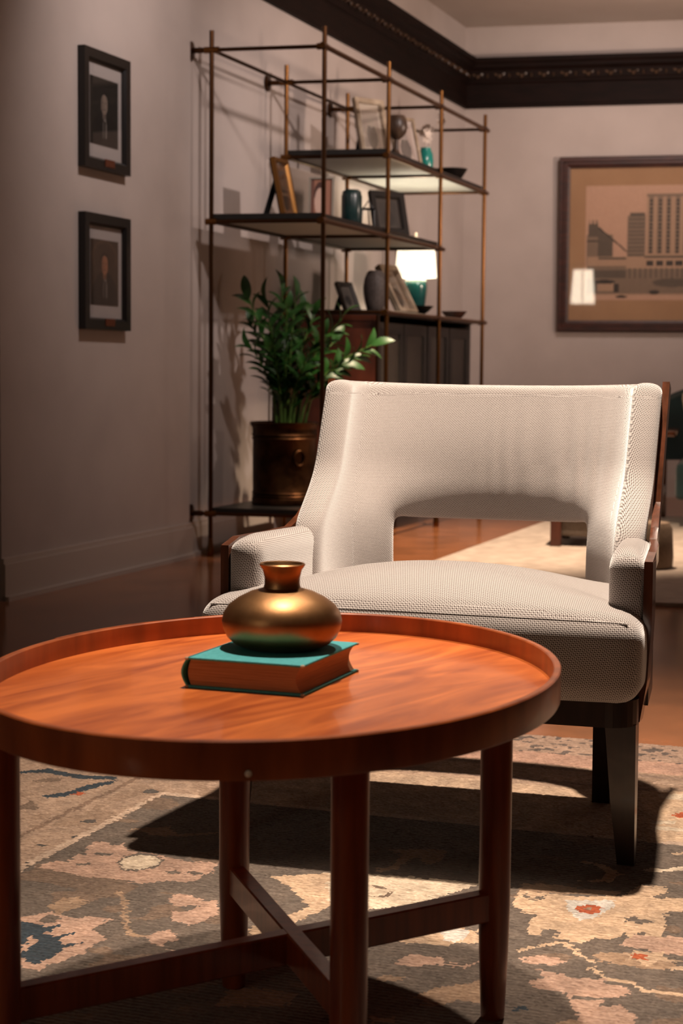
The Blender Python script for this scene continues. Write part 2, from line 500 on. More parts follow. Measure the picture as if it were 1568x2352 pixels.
def portrait(bgc, coat, face, U, V, seed, arch=False):
    c = np.zeros(U.shape + (3,)); r = np.random.default_rng(seed)
    setc(c, np.ones(U.shape, bool), bgc)
    c += (r.random(U.shape) - .5)[..., None] * .05
    if arch:
        ring = (np.abs(((U - .5) / .42) ** 2 + ((V - .72) / .26) ** 2 - 1) < .14) & (V > .6); c[ring] *= 1.35
    setc(c, ell(U, V, .5, .12, .46, .38) | (ell(U, V, .5, .3, .33, .22)), coat)
    setc(c, ((U - .52) ** 2 * 60 + (V - .2) ** 2 * 6 < .32) & (V > .12) & (V < .42), '#6d6763')
    setc(c, (np.abs(U - .52) < .035) & (V < .36) & (V > .05), '#16130f')
    setc(c, (np.abs(U - .5) < .06) & (V > .40) & (V < .56), [x * .7 for x in hexc(face)])
    setc(c, ell(U, V, .5, .66, .155, .15), [x * .55 for x in hexc(coat)])
    setc(c, ell(U, V, .5, .615, .125, .145), face)
    f_ = ell(U, V, .5, .615, .125, .145)
    c[f_ & (U < .46)] *= .8; c[f_ & (V > .63) & (V < .655) & (np.abs(np.abs(U - .5) - .05) < .025)] *= .55
    c[f_ & (V > .53) & (V < .545) & (np.abs(U - .5) < .045)] *= .65; c[f_ & (V > .57) & (V < .625) & (np.abs(U - .49) < .012)] *= .8
    return c


def wall_portrait(s, z0, z1, label, fn):
    w, h = .395, z1 - z0
    p = wl(s, .024, z0)
    t = thing('framed_portrait', label, 'picture', p, math.atan2(WT.y, WT.x), 'black framed portraits on the left wall')
    bars(w, h, .046, .03, M['blackframe'], t)
    MB().box((0, -.008, h / 2), (w - .085, .004, h - .085)).build('mat_board', M['matboard'], t)
    paint('photo_print', w * .61, h * .57, 44, 60, fn, M['print'], t, (.0, -.0115, h * .215))
    MB().box((0, -.018, h / 2), (w - .085, .002, h - .085)).build('glass_pane', M['glass'], t)
    MB().rbox((0.01, -.031, .030), (.082, .004, .030), .001, 1).build('name_plaque', M['plaque'], t)


wall_portrait(-.9, 1.625, 2.085, 'black framed portrait of a figure in dark jacket, upper one on left wall',
              lambda U, V: portrait('#15130f', '#0c0a09', '#7a6d63', U, V, 1))
wall_portrait(-.9, .998, 1.452, 'black framed sepia portrait of a seated figure, lower of the two on the left wall',
              lambda U, V: portrait('#3a2c22', '#1c1613', '#95664c', U, V, 2, True))

# big city picture on the back wall
PW, PH = 1.62, 1.172
pa = math.atan2(BT.y, BT.x)
t = thing('framed_city_picture', 'large mahogany framed sepia picture of city buildings on the back wall', 'picture', bw(.66 + PW / 2, .012, 1.122), pa)
t.rotation_euler = (R(1.2), 0, pa)
bars(PW, PH, .075, .045, M['picframe'], t, [(0, 0), (0, -.03), (.008, -.045), (.03, -.045), (.036, -.034), (.05, -.034), (.058, -.026), (.075, -.02), (.075, 0)])
MB().box((0, -.006, PH / 2), (PW - .11, .004, PH - .11)).build('mat_board', M['tanmat'], t)


def city(U, V):
    # photo pixel frame: x 1345..1700, y 430..690
    X = 1345 + U * 378; Y = 690 - V * 262
    c = np.zeros(U.shape + (3,)); setc(c, np.ones(U.shape, bool), '#b8937a')
    r = np.random.default_rng(3)
    def box(x0, x1, y0, y1, col): setc(c, (X > x0) & (X < x1) & (Y > y0) & (Y < y1), col)
    dk, md, lt, ink = '#584b3e', '#7a6654', '#a5866c', '#332a22'
    # pyramid roofed block at left
    box(1349, 1408, 540, 612, md); box(1352, 1374, 515, 545, dk); box(1349, 1380, 552, 556, ink)
    setc(c, (X > 1374) & (X < 1440) & (Y > 522 + (X - 1374) * .85) & (Y < 595) & (X < 1408), dk)
    setc(c, (np.abs(Y - (522 + (X - 1374) * .85)) < 2.2) & (X > 1374) & (X < 1442), ink)
    for x in (1354, 1362, 1371): box(x - 1.2, x + 1.2, 506, 516, dk)
    # middle tower
    box(1442, 1482, 497, 600, md); box(1446, 1480, 490, 498, dk)
    for y in range(504, 600, 9): box(1443, 1481, y, y + 3, dk)
    # tall tower with vertical bays, then further blocks
    box(1485, 1600, 447, 588, lt); box(1485, 1600, 447, 455, md)
    for x in range(1489, 1600, 20):
        box(x, x + 11, 455, 584, md)
        for y in range(460, 582, 9): box(x + 2, x + 9, y, y + 5, ink)
    box(1600, 1662, 480, 600, md)
    for y in range(488, 596, 11): box(1604, 1658, y, y + 4, dk)
    box(1662, 1705, 520, 600, lt)
    for x in range(1668, 1700, 10): box(x, x + 5, 528, 596, dk)
    # low street fronts
    box(1350, 1705, 590, 640, lt); box(1376, 1440, 592, 597, dk); box(1350, 1440, 612, 618, md)
    box(1480, 1705, 588, 593, dk)
    for x in range(1486, 1700, 22): box(x, x + 16, 600, 612, ink)
    box(1364, 1440, 622, 648, dk); box(1350, 1705, 618, 622, md); box(1440, 1705, 622, 640, md)
    for x in range(1446, 1700, 12): box(x, x + 4, 616, 650, dk)
    box(1350, 1705, 640, 676, md); box(1372, 1412, 650, 668, lt); box(1412, 1424, 652, 672, ink); box(1364, 1374, 646, 672, dk)
    setc(c, ell(X, Y, 1545, 650, 45, 10), dk); setc(c, ell(X, Y, 1620, 656, 30, 9), ink); setc(c, ell(X, Y, 1390, 648, 26, 5), ink)
    box(1350, 1705, 676, 679, lt); setc(c, ell(X, Y, 1430, 682, 14, 3), ink); setc(c, ell(X, Y, 1505, 672, 12, 5), ink)
    return c + (r.random(U.shape) - .5)[..., None] * .04


paint('city_print', 378 * .00293, 262 * .00293, 220, 160, city, M['print'], t, (.66 * 0 + (1345 - 1283 + 189) * .00293 - PW / 2, -.0095, (762 - 690) * .00294))
MB().box((0, -.017, PH / 2), (PW - .12, .002, PH - .12)).build('glass_pane', M['glass'], t)

# ------------------------------------------------------------------ shelving unit
def G(i, j, z=0.0):
    return P0 + E1 * i + E2 * j + Vector((0, 0, z))


O0 = G(1.5, .5)
SU = thing('shelving_unit', 'tall brass tube shelving unit with dark boards along the left wall', 'shelves', O0)
def gl_(i, j, z=0.0): return G(i, j, z) - O0
ZTOP, ZU, ZL, ZCAB, ZB = 2.251, 1.888, 1.50, 1.13, .195
ru = E2.normalized(); wo = -.195   # j where the wall lies
for i in range(4):
    for j in (0, 1):
        MB().tube([gl_(i, j, .085), gl_(i, j, 2.335)], .0105, 12).build('post', M['brass_dk'] if i == 0 else M['brass'], SU, True)
        MB().lathe([(.013, 0), (.016, .004), (.016, .03), (.012, .06), (.010, .085)], 14, gl_(i, j)).build('foot', M['brass'], SU, True)
levels = {ZTOP: (0, 1, 2, 3), ZU: (1, 2, 3), ZL: (0, 1, 2), ZCAB: (1, 2, 3), ZB: (0, 1, 2, 3)}
for z, fr in levels.items():
    for i in fr:
        a, b = (wo, 1.0) if z in (ZTOP, ZB) else (-.02, 1.0)
        MB().tube([gl_(i, a, z), gl_(i, b, z)], .0088, 10).build('cross_rod', M['brass_dk'], SU, True)
        if z in (ZTOP, ZB):
            n_ = (gl_(i, wo + .03, z) - gl_(i, wo, z))
            MB().tube([gl_(i, wo, z), gl_(i, wo + .022, z), gl_(i, wo + .026, z)], [.04, .04, .03], 20).build('wall_flange', M['brass_dk'], SU, True)
            MB().tube([gl_(i, wo + .02, z), gl_(i, wo + .12, z)], .0125, 12).build('sleeve', M['brass_dk'], SU, True)
        for j in (0, 1):
            s_ = .065 if z == ZTOP else .05
            MB().tube([gl_(i, j - s_, z), gl_(i, j + (s_ if j == 0 else .02), z)], .0145, 12).build('collar', M['brass'], SU, True)
    if z != ZB:
        MB().tube([gl_(fr[0] - .01, 1, z), gl_(fr[-1] + .08, 1, z)], .0115, 12).build('front_rail', M['brass'], SU, True)
        for i in fr:
            MB().tube([gl_(i - .035, 1, z), gl_(i + .035, 1, z)], .0145, 12).build('collar', M['brass'], SU, True)
    else:
        MB().tube([gl_(0, 1, z), gl_(3.05, 1, z)], .0115, 12).build('front_rail', M['brass_dk'], SU, True)
    MB().tube([gl_(fr[0], 0, z), gl_(fr[-1], 0, z)], .0088, 10).build('back_rail', M['brass_dk'], SU, True)


def board(i0, i1, z0, z1, name='shelf_board', under=True):
    q = [gl_(i0, -.0), gl_(i0, .975), gl_(i1, .975), gl_(i1, -.0)]
    b = MB().prism([(p.x, p.y) for p in q], z0 + .004, z1).build(name, M['blackwood'], SU)
    if under:
        q = [gl_(i0 + .012, .02), gl_(i0 + .012, .955), gl_(i1 - .012, .955), gl_(i1 - .012, .02)]
        MB().prism([(p.x, p.y) for p in q], z0, z0 + .004).build('underside_panel', M['shelfpale'], b)


board(1, 3, ZU + .006, ZU + .034)
board(0, 2, ZL + .006, ZL + .034)
board(0, 1, ZB + .004, ZB + .026, under=False)
TU, TL_, TC, TB = ZU + .034, ZL + .034, 1.143, ZB + .026

# cabinet hung in the two far bays
CB = thing('cabinet', 'dark low cabinet with panelled doors built into the shelf frame', 'cabinet', G(2, .5))
def gc(i, j, z=0.0): return G(i, j, z) - G(2, .5)
def cprism(i0, i1, j0, j1, z0, z1, name, m_, parent=None):
    q = [gc(i0, j0), gc(i0, j1), gc(i1, j1), gc(i1, j0)]
    return MB().prism([(p.x, p.y) for p in q], z0, z1).build(name, m_, parent or CB)
cprism(1.03, 2.97, .02, .90, 1.118, 1.143, 'top_board', M['blackwood'])
cprism(1.03, 1.06, .03, .88, .22, 1.118, 'side_panel', M['redwood'])
cprism(2.94, 2.97, .03, .88, .22, 1.118, 'side_panel', M['cabinet'])
cprism(1.06, 2.94, .03, .86, .22, .25, 'bottom_board', M['cabinet'])
cprism(1.06, 2.94, .03, .06, .25, 1.118, 'back_panel', M['cabinet'])
cprism(1.03, 1.062, .88, .90, .22, 1.118, 'edge_strip', M['brass_dk'])
for k, (a, b) in enumerate(((1.07, 1.53), (1.55, 1.99), (2.02, 2.47), (2.49, 2.93))):
    d = cprism(a, b, .84, .865, .255, 1.085, 'door', M['cabinet'])
    for a2, b2 in ((a, a + .06), (b - .06, b)):
        cprism(a2, b2, .865, .88, .255, 1.085, 'stile', M['blackwood'], None).parent = d
    for z0, z1 in ((.255, .31), (1.03, 1.085)):
        cprism(a + .06, b - .06, .865, .88, z0, z1, 'door_rail', M['blackwood'], None).parent = d
    p = gc(b - .03 if k % 2 == 0 else a + .03, .885, .68)
    MB().tube([p, p + ru * .02], [.006, .010], 8).build('knob', M['brass'], None).parent = d

# ------------------------------------------------------------------ things on the shelves
def standing_frame(label, loc, rz, w, h, tilt, b, fm, fn, t_=.012, matb=None, easel=True, group=None, nx=24, ny=32):
    t = thing('photo_frame', label, 'photo frame', loc, rz, group)
    rot = (R(-tilt), 0, 0)
    f = bars(w, h, b, t_, fm, t); f.rotation_euler = rot
    f.location = (0, 0, .0)
    q = MB().box((0, .004, h / 2), (w - .004, .006, h - .004)).build('backing', M['velvet'], t); q.rotation_euler = rot
    iw, ih = w - 2 * b * .95, h - 2 * b * .95
    p = paint('photo_print', iw, ih, nx, ny, fn, M['print'], t, (0, 0, 0), rot)
    p.location = Matrix.Rotation(R(-tilt), 3, 'X') @ Vector((0, -.002, b * .95))
    g = MB().box((0, -t_ * .6, h / 2), (iw, .001, ih)).build('glass_pane', M['glass'], t); g.rotation_euler = rot
    if easel:
        top = Matrix.Rotation(R(-tilt), 3, 'X') @ Vector((0, .008, h * .78))
        foot = Vector((0, top.y + h * .24, .004))
        MB().strip([top, foot], w * .32, .005, (1, 0, 0)).build('easel_leg', M['velvet'], t)
    return t


def soft_photo(c0, c1, seed):
    def fn(U, V):
        c = np.zeros(U.shape + (3,)); setc(c, np.ones(U.shape, bool), c0)
        setc(c, (U < .12) | (U > .88) | (V < .12) | (V > .88), c1)
        setc(c, ell(U, V, .5, .35, .25, .25), [x * .45 for x in c[0, 0]]); setc(c, ell(U, V, .52, .66, .12, .12), [min(1, x * .8) for x in c[0, 0]])
        return c
    return fn


def person_photo(U, V):
    c = np.zeros(U.shape + (3,)); setc(c, np.ones(U.shape, bool), '#a5725c')
    setc(c, ell(U, V, .42, .70, .27, .25), '#4a2a22'); setc(c, ell(U, V, .42, .52, .24, .30), '#d8b7a6')
    setc(c, ell(U, V, .42, .05, .5, .22), '#2a1c1b'); setc(c, ell(U, V, .42, .16, .12, .14), '#d8b7a6')
    setc(c, (U < .14), '#6d4437')
    return c


# upper shelf
standing_frame('ivory photo frame with carved face leaning on the top shelf, nearest the wall end', G(1.45, .62, TU), R(38), .19, .315, 14, .026, M['whiteframe'], soft_photo('#8f8379', '#b3a798', 1), .02)
standing_frame('pale framed photo on the top shelf behind the round brown vase', G(1.90, .72, TU), R(42), .185, .28, 16, .014, M['whiteframe'], soft_photo('#a89a93', '#b6aaa4', 2), .014)
t = tag(MB().lathe([(.034, 0), (.035, .006), (.018, .02), (.013, .04), (.013, .085), (.030, .098), (.048, .120), (.055, .150), (.050, .185), (.040, .205), (.036, .205), (.045, .18), (.048, .15), (.03, .11), (.001, .10)], 28).build('footed_vase', M['brownball'], None, True),
        'round brown footed vase on the top shelf in front of pale photo frame', 'vase')
t.location = G(1.38, .87, TU)
tv = tag(MB().lathe([(.022, 0), (.030, .004), (.040, .04), (.044, .085), (.040, .125), (.028, .15), (.030, .158), (.026, .158), (.024, .148), (.036, .12), (.038, .06), (.001, .012)], 28).build('bud_vase', M['tealbright'], None, True),
         'small bright teal vase on the top shelf holding pale dried flowers', 'vase')
tv.location = G(2.38, .64, TU)
fs = thing('dried_flower_spray', 'pale dried flower spray standing in the small bright teal vase', 'flowers', G(2.38, .64, TU + .05))
rf = random.Random(4)
for k in range(7):
    tip = Vector((rf.uniform(-.02, .10), rf.uniform(-.04, .04), rf.uniform(.15, .30)))
    st = MB().tube([(0, 0, 0), (tip.x * .35, tip.y * .35, tip.z * .6), tip], [.0015, .0012, .001], 5).build('flower_stem', M['flower'], fs)
    mb = MB()
    for a in range(7):
        q = 2 * PI * a / 7; c_, s_ = math.cos(q), math.sin(q); r_ = rf.uniform(.026, .036)
        mb.add([(0, 0, 0), (c_ * r_ * .6 - s_ * .010, s_ * r_ * .6 + c_ * .010, .008), (c_ * r_, s_ * r_, .016), (c_ * r_ * .6 + s_ * .010, s_ * r_ * .6 - c_ * .010, .008)], [(0, 1, 2, 3)])
    h_ = mb.build('flower_head', M['flower'], st); h_.location = tip; h_.rotation_euler = (rf.uniform(.6, 1.7), 0, rf.uniform(-1, 1))


def bowl(name, label, loc, r, h, m_):
    o = MB().lathe([(r * .45, 0), (r * .5, .004), (r * .72, h * .4), (r, h), (r * .96, h), (r * .66, h * .42), (r * .4, .012), (.001, .010)], 36).build(name, m_, None, True)
    o.location = loc
    return tag(o, label, 'bowl')


bowl('flared_bowl', 'dark flared bowl at the far end of the top shelf', G(2.68, .77, TU), .096, .07, M['darkbowl'])

# middle shelf
standing_frame('gilt photo frame seen edge-on at the wall end of the middle shelf', G(.40, .43, TL_), R(70), .18, .285, 12, .022, M['goldframe'], soft_photo('#4b3222', '#6b4a30', 3), .02)
standing_frame('grey framed colour photo of a person on the middle shelf beside the post', G(.90, .41, TL_), R(-6), .125, .25, 8, .012, M['silver'], person_photo, .012, nx=40, ny=60)
cn = thing('lidded_canister', 'tall dark teal canister standing mid-shelf', 'canister', G(1.05, .62, TL_))
MB().lathe([(.046, 0), (.051, .006), (.051, .165), (.046, .178), (.001, .178)], 32).build('body', M['dkteal'], cn, True)
MB().lathe([(.047, .178), (.047, .186), (.034, .196), (.001, .198)], 32).build('lid', M['dkteal'], cn, True)
we = thing('wire_easel', 'small black wire easel with triangular top on the middle shelf behind canister', 'easel', G(1.33, .62, TL_), R(-10))
def we_(pts): return [Vector(p) for p in pts]
MB().tube([(-.035, 0, .125), (.035, 0, .125)], .006, 8).build('cross_bar', M['blackframe'], we, True)
MB().tube([(-.026, 0, .128), (0, 0, .165), (.026, 0, .128)], .004, 8).build('triangle_top', M['blackframe'], we, True)
for sx_ in (-1, 1): MB().tube([(sx_ * .030, 0, .125), (sx_ * .034, -.015, .002)], .0035, 6).build('leg', M['blackframe'], we, True)
MB().tube([(0, .002, .125), (0, .06, .002)], .0035, 6).build('leg', M['blackframe'], we, True)
standing_frame('wide black photo frame leaning back on the middle shelf by the lamp', G(1.42, .80, TL_), R(36), .215, .225, 14, .035, M['blackframe'], soft_photo('#2a2724', '#37322e', 4), .02)

# cabinet top
standing_frame('dark grey photo frame turned edge-on on the cabinet beside the ribbed vase', G(1.30, .48, TC), R(60), .15, .155, 22, .02, M['greyframe'], soft_photo('#5a544e', '#68615b', 5), .016)
rv = thing('ribbed_vase', 'tall oval grey ribbed vase on the cabinet', 'vase', G(1.45, .63, TC))
mb = MB(); seg = 60; prof = [(.032, 0), (.040, .006), (.052, .05), (.060, .10), (.061, .13), (.055, .17), (.043, .20), (.034, .212), (.030, .212), (.030, .20), (.001, .19)]
mb.lathe(prof, seg)
mb.v = [((x * (1 + .018 * (k % seg % 3 == 0))), y * (1 + .018 * (k % seg % 3 == 0)), z) for k, (x, y, z) in enumerate(mb.v)]
mb.build('body', M['greyvase'], rv, True)
standing_frame('ivory framed photo tilted far back on the cabinet in front of lamp', G(1.74, .79, TC), R(55), .17, .285, 30, .022, M['whiteframe'], soft_photo('#8c7f70', '#a3917d', 6), .028)
bowl('wide_bowl', 'wide dark bowl on the cabinet under the lamp', G(2.05, .70, TC), .112, .052, M['darkbowl'])
bowl('small_bowl', 'small brown wooden bowl on the cabinet near its far end', G(2.76, .79, TC), .075, .045, M['brownbowl'])

lp = thing('table_lamp', 'lit table lamp with white drum shade and teal ceramic base', 'lamp', G(2.47, .50, TC))
MB().lathe([(.052, 0), (.056, .008), (.056, .014), (.050, .018)], 32).build('foot', M['brass'], lp, True)
MB().lathe([(.046, .018), (.050, .03), (.060, .12), (.065, .17), (.062, .205), (.050, .222), (.022, .228), (.012, .235)], 40).build('base', M['tealglaze'], lp, True)
MB().tube([(0, 0, .23), (0, 0, .44)], .005, 10).build('stem', M['brass'], lp, True)
sh = MB().lathe([(.119, .226), (.106, .388)], 48); sh.f = [f for f in sh.f if len(f) == 4]
sh = sh.build('shade', M['shade'], lp, True)
mo = sh.modifiers.new('thick', 'SOLIDIFY'); mo.thickness = .002
MB().lathe([(.001, .438), (.008, .440), (.010, .450), (.005, .463), (.008, .472), (.001, .482)], 14).build('finial', M['cream'], lp, True)
mb = MB()
for a in range(3): mb.tube([(0, 0, .383), (.106 * math.cos(a * 2.094), .106 * math.sin(a * 2.094), .383)], .0015, 5)
mb.build('spider', M['brass'], lp)
pl = light('lamp_bulb', 'POINT', tuple(G(2.5, .5, TC + .31)), (0, 0, 0), 19, (1.0, .90, .72), .03); pl.parent = lp; pl.location = (0, 0, .31)

# ------------------------------------------------------------------ potted plant on the lowest shelf
pp = thing('potted_plant', 'leafy green plant in an embossed copper pot on the lowest shelf', 'plant', G(.36, .43, TB))
MB().lathe([(.146, 0), (.152, .004), (.153, .03), (.148, .036), (.153, .042), (.148, .048), (.153, .056), (.148, .062), (.149, .19), (.149, .30), (.154, .308), (.148, .316), (.155, .324), (.150, .332), (.152, .36), (.160, .368), (.162, .380), (.154, .384), (.148, .378), (.146, .33), (.001, .325)], 48).build('pot', M['pot'], pp, True)
MB().lathe([(.145, .335), (.10, .345), (.001, .35)], 24).build('soil', M['soil'], pp, True)
rg = MB(); a0 = R(-62)
cx_, cy_ = math.cos(a0), math.sin(a0)
ringp = [Vector((cx_ * .152 - cy_ * .026 * math.cos(q), cy_ * .152 + cx_ * .026 * math.cos(q), .22 + .034 * math.sin(q))) for q in [2 * PI * k / 20 for k in range(21)]]
rg.tube(ringp, .006, 8).build('ring_handle', M['pot'], pp, True)
# one leaf: pointed, folded along its midrib, curling down at the tip
lm = MB(); nl = 7
for k in range(nl + 1):
    u = k / nl; w_ = .021 * math.sin(PI * min(1, u * .97 + .03)) ** .7 * (1 - .25 * u); z_ = .012 * math.sin(u * 2.4) - .012 * u * u
    lm.v += [(u * .088, -w_, z_ + w_ * .28), (u * .088, 0, z_), (u * .088, w_, z_ + w_ * .28)]
for k in range(nl):
    a = k * 3; lm.f += [(a, a + 1, a + 4, a + 3), (a + 1, a + 2, a + 5, a + 4)]
leaf_me = lm.mesh('leaf', M['leaf'], True)
stems = [(-.17, 0, .75, 15), (-.15, -.08, .52, 13), (-.02, .1, .79, 16), (.05, -.03, .76, 16), (.01, -.13, .70, 15), (.13, .04, .68, 15), (.26, -.02, .66, 15), (.40, -.05, .54, 15),
         (.31, -.11, .47, 13), (.17, -.13, .58, 14), (-.07, -.13, .64, 14), (.07, .11, .70, 14), (-.16, .06, .63, 15), (.22, .08, .55, 12), (-.05, -.16, .50, 12), (-.09, .04, .74, 15), (.10, -.16, .46, 11)]
rl = random.Random(11)
for dx, dy, zt, nlv in stems:
    b0 = Vector((dx * .22, dy * .3, .335)); tip = Vector((dx, dy, zt + .2))
    pts = []
    for k in range(9):
        u = k / 8
        p = b0.lerp(tip, u) + Vector((0, 0, .10 * math.sin(PI * u) * (abs(dx) + .1))) - Vector((dx, dy, 0)) * .18 * math.sin(PI * u)
        pts.append(p)
    st = MB().tube(pts, [.0075 - .005 * k / 8 for k in range(9)], 7).build('stem', M['stem'], pp, True)
    for k in range(nlv):
        u = .28 + .72 * k / (nlv - 1)
        x = u * 8; i = min(7, int(x)); p = pts[i].lerp(pts[i + 1], x - i); d = (pts[i + 1] - pts[i]).normalized()
        side = d.cross(Vector((rl.uniform(-.4, .4), 1, rl.uniform(-.3, .3)))).normalized() if k % 2 else -d.cross(Vector((rl.uniform(-.4, .4), 1, rl.uniform(-.3, .3)))).normalized()
        side = (side + Vector((0, rl.uniform(-.9, .9), 0))).normalized()
        dirv = (side * .75 + d * (.75 if k < nlv - 1 else 3)).normalized()
        up = (d - dirv * d.dot(dirv) + Vector((rl.uniform(-.3, .3), rl.uniform(-.6, 0), .2))).normalized()
        yv = up.cross(dirv).normalized(); up = dirv.cross(yv)
        o = D.objects.new('leaf', leaf_me); COL.objects.link(o); o.parent = st
        s_ = rl.uniform(1.05, 1.45) * (1 - .25 * abs(u - .65))
        mt = Matrix((dirv, yv, up)).transposed().to_4x4(); mt.translation = p
        o.matrix_basis = mt @ Matrix.Scale(s_, 4)

# ------------------------------------------------------------------ background at right
r2 = MB()
q = [Vector((.03, 6.55, 0)), Vector((.03, 6.55, 0)) + BT * 3.2, Vector((.03, 6.55, 0)) + BT * 3.2 + WT * 3.9, Vector((.03, 6.55, 0)) + WT * 3.9]
r2.prism([(p.x, p.y) for p in q], .001, .014)
tag(r2.build('plain_rug', M['rug2']), 'pale plain rug on the floor behind the grey armchair', 'rug')

tc_ = thing('teal_armchair', 'dark teal armchair with wooden arms at the right edge behind grey armchair', 'armchair', (2.14, 9.62, .014), R(-13))
for sx_, sy_ in ((-1, -1), (1, -1), (-1, 1), (1, 1)):
    MB().strip([(sx_ * .37, sy_ * .34, 0), (sx_ * .37, sy_ * .34, .49)], .035, .045, (1, 0, 0)).build('leg', M['walnut'], tc_)
for sx_ in (-1, 1):
    MB().rbox((sx_ * .325, -.0, .505), (.09, .80, .03), .008).build('arm_rest', M['walnut'], tc_, True)
    MB().rbox((sx_ * .37, 0, .17), (.03, .66, .05), .005, 1).build('side_rail', M['walnut'], tc_)
MB().rbox((0, -.02, .25), (.555, .70, .20), .03, 3).build('seat_cushion', M['teal_velvet'], tc_, True)
bk = MB(); n_ = 14
for k in range(n_ + 1):
    x_ = -.36 + .72 * k / n_; zt_ = .70 + .09 * (1 - (x_ / .36) ** 2) ; yb = .30 - .10 * (x_ / .36) ** 2
    for y_, z_ in ((yb - .05, .34), (yb + .05, zt_ - .03), (yb + .09, zt_), (yb + .14, zt_ - .02), (yb + .10, .34)): bk.v.append((x_, y_, z_))
bk.f = [(k * 5 + i, k * 5 + (i + 1) % 5, (k + 1) * 5 + (i + 1) % 5, (k + 1) * 5 + i) for k in range(n_) for i in range(5)] + [(4, 3, 2, 1, 0), tuple(range(n_ * 5, n_ * 5 + 5))]
bk.build('backrest', M['teal_velvet'], tc_, True)
cu = MB().rbox((0, 0, 0), (.36, .09, .30), .04, 3).build('throw_cushion', M['cream'], None, True)
cu.location = (2.075, 9.66, .64); cu.rotation_euler = (R(-16), R(-14), R(-22))
tag(cu, 'cream throw cushion leaning on the teal armchair', 'cushion')

bn = thing('low_bench', 'low grey upholstered bench on dark block legs seen through the armchair back', 'bench', (1.19, 8.50, .014), R(-13))
for sx_, sy_ in ((-1, -1), (1, -1), (-1, 1), (1, 1)):
    MB().rbox((sx_ * .115, sy_ * .22, .10), (.05, .05, .20), .003, 1).build('leg', M['redwood'], bn)
MB().rbox((0, 0, .12), (.20, .44, .14), .012).build('skirt', M['greyfab'], bn, True)
MB().rbox((0, 0, .235), (.30, .52, .09), .03, 3).build('cushion', M['greyfab'], bn, True)
pf = tag(MB().lathe([(.10, 0), (.118, .006), (.121, .05), (.114, .17), (.10, .195), (.001, .20)], 36).build('drum_pouf', M['pouf'], None, True),
         'small beige drum pouf on pale rug right of the grey armchair', 'pouf')
pf.location = (1.302, 7.43, .014)

# lit floor lamp added out of view to give the picture glass its reflection
fl_ = thing('added_floor_lamp', 'lit floor lamp added out of view, mirrored in the glass of the city picture', 'lamp', (-2.42, -.5, 0))
MB().lathe([(.15, 0), (.15, .012), (.02, .03), (.012, .05)], 32).build('base', M['brass_dk'], fl_, True)
MB().tube([(0, 0, .04), (0, 0, 1.80)], .010, 10).build('pole', M['brass_dk'], fl_, True)
sh2 = MB().lathe([(.17, 1.26), (.135, 1.74)], 40); sh2.f = [f for f in sh2.f if len(f) == 4]
sh2.build('shade', M['shade2'], fl_, True)
MB().box((.045, .158, 1.50), (.012, .012, .50)).build('shade_rib', M['brass_dk'], fl_)

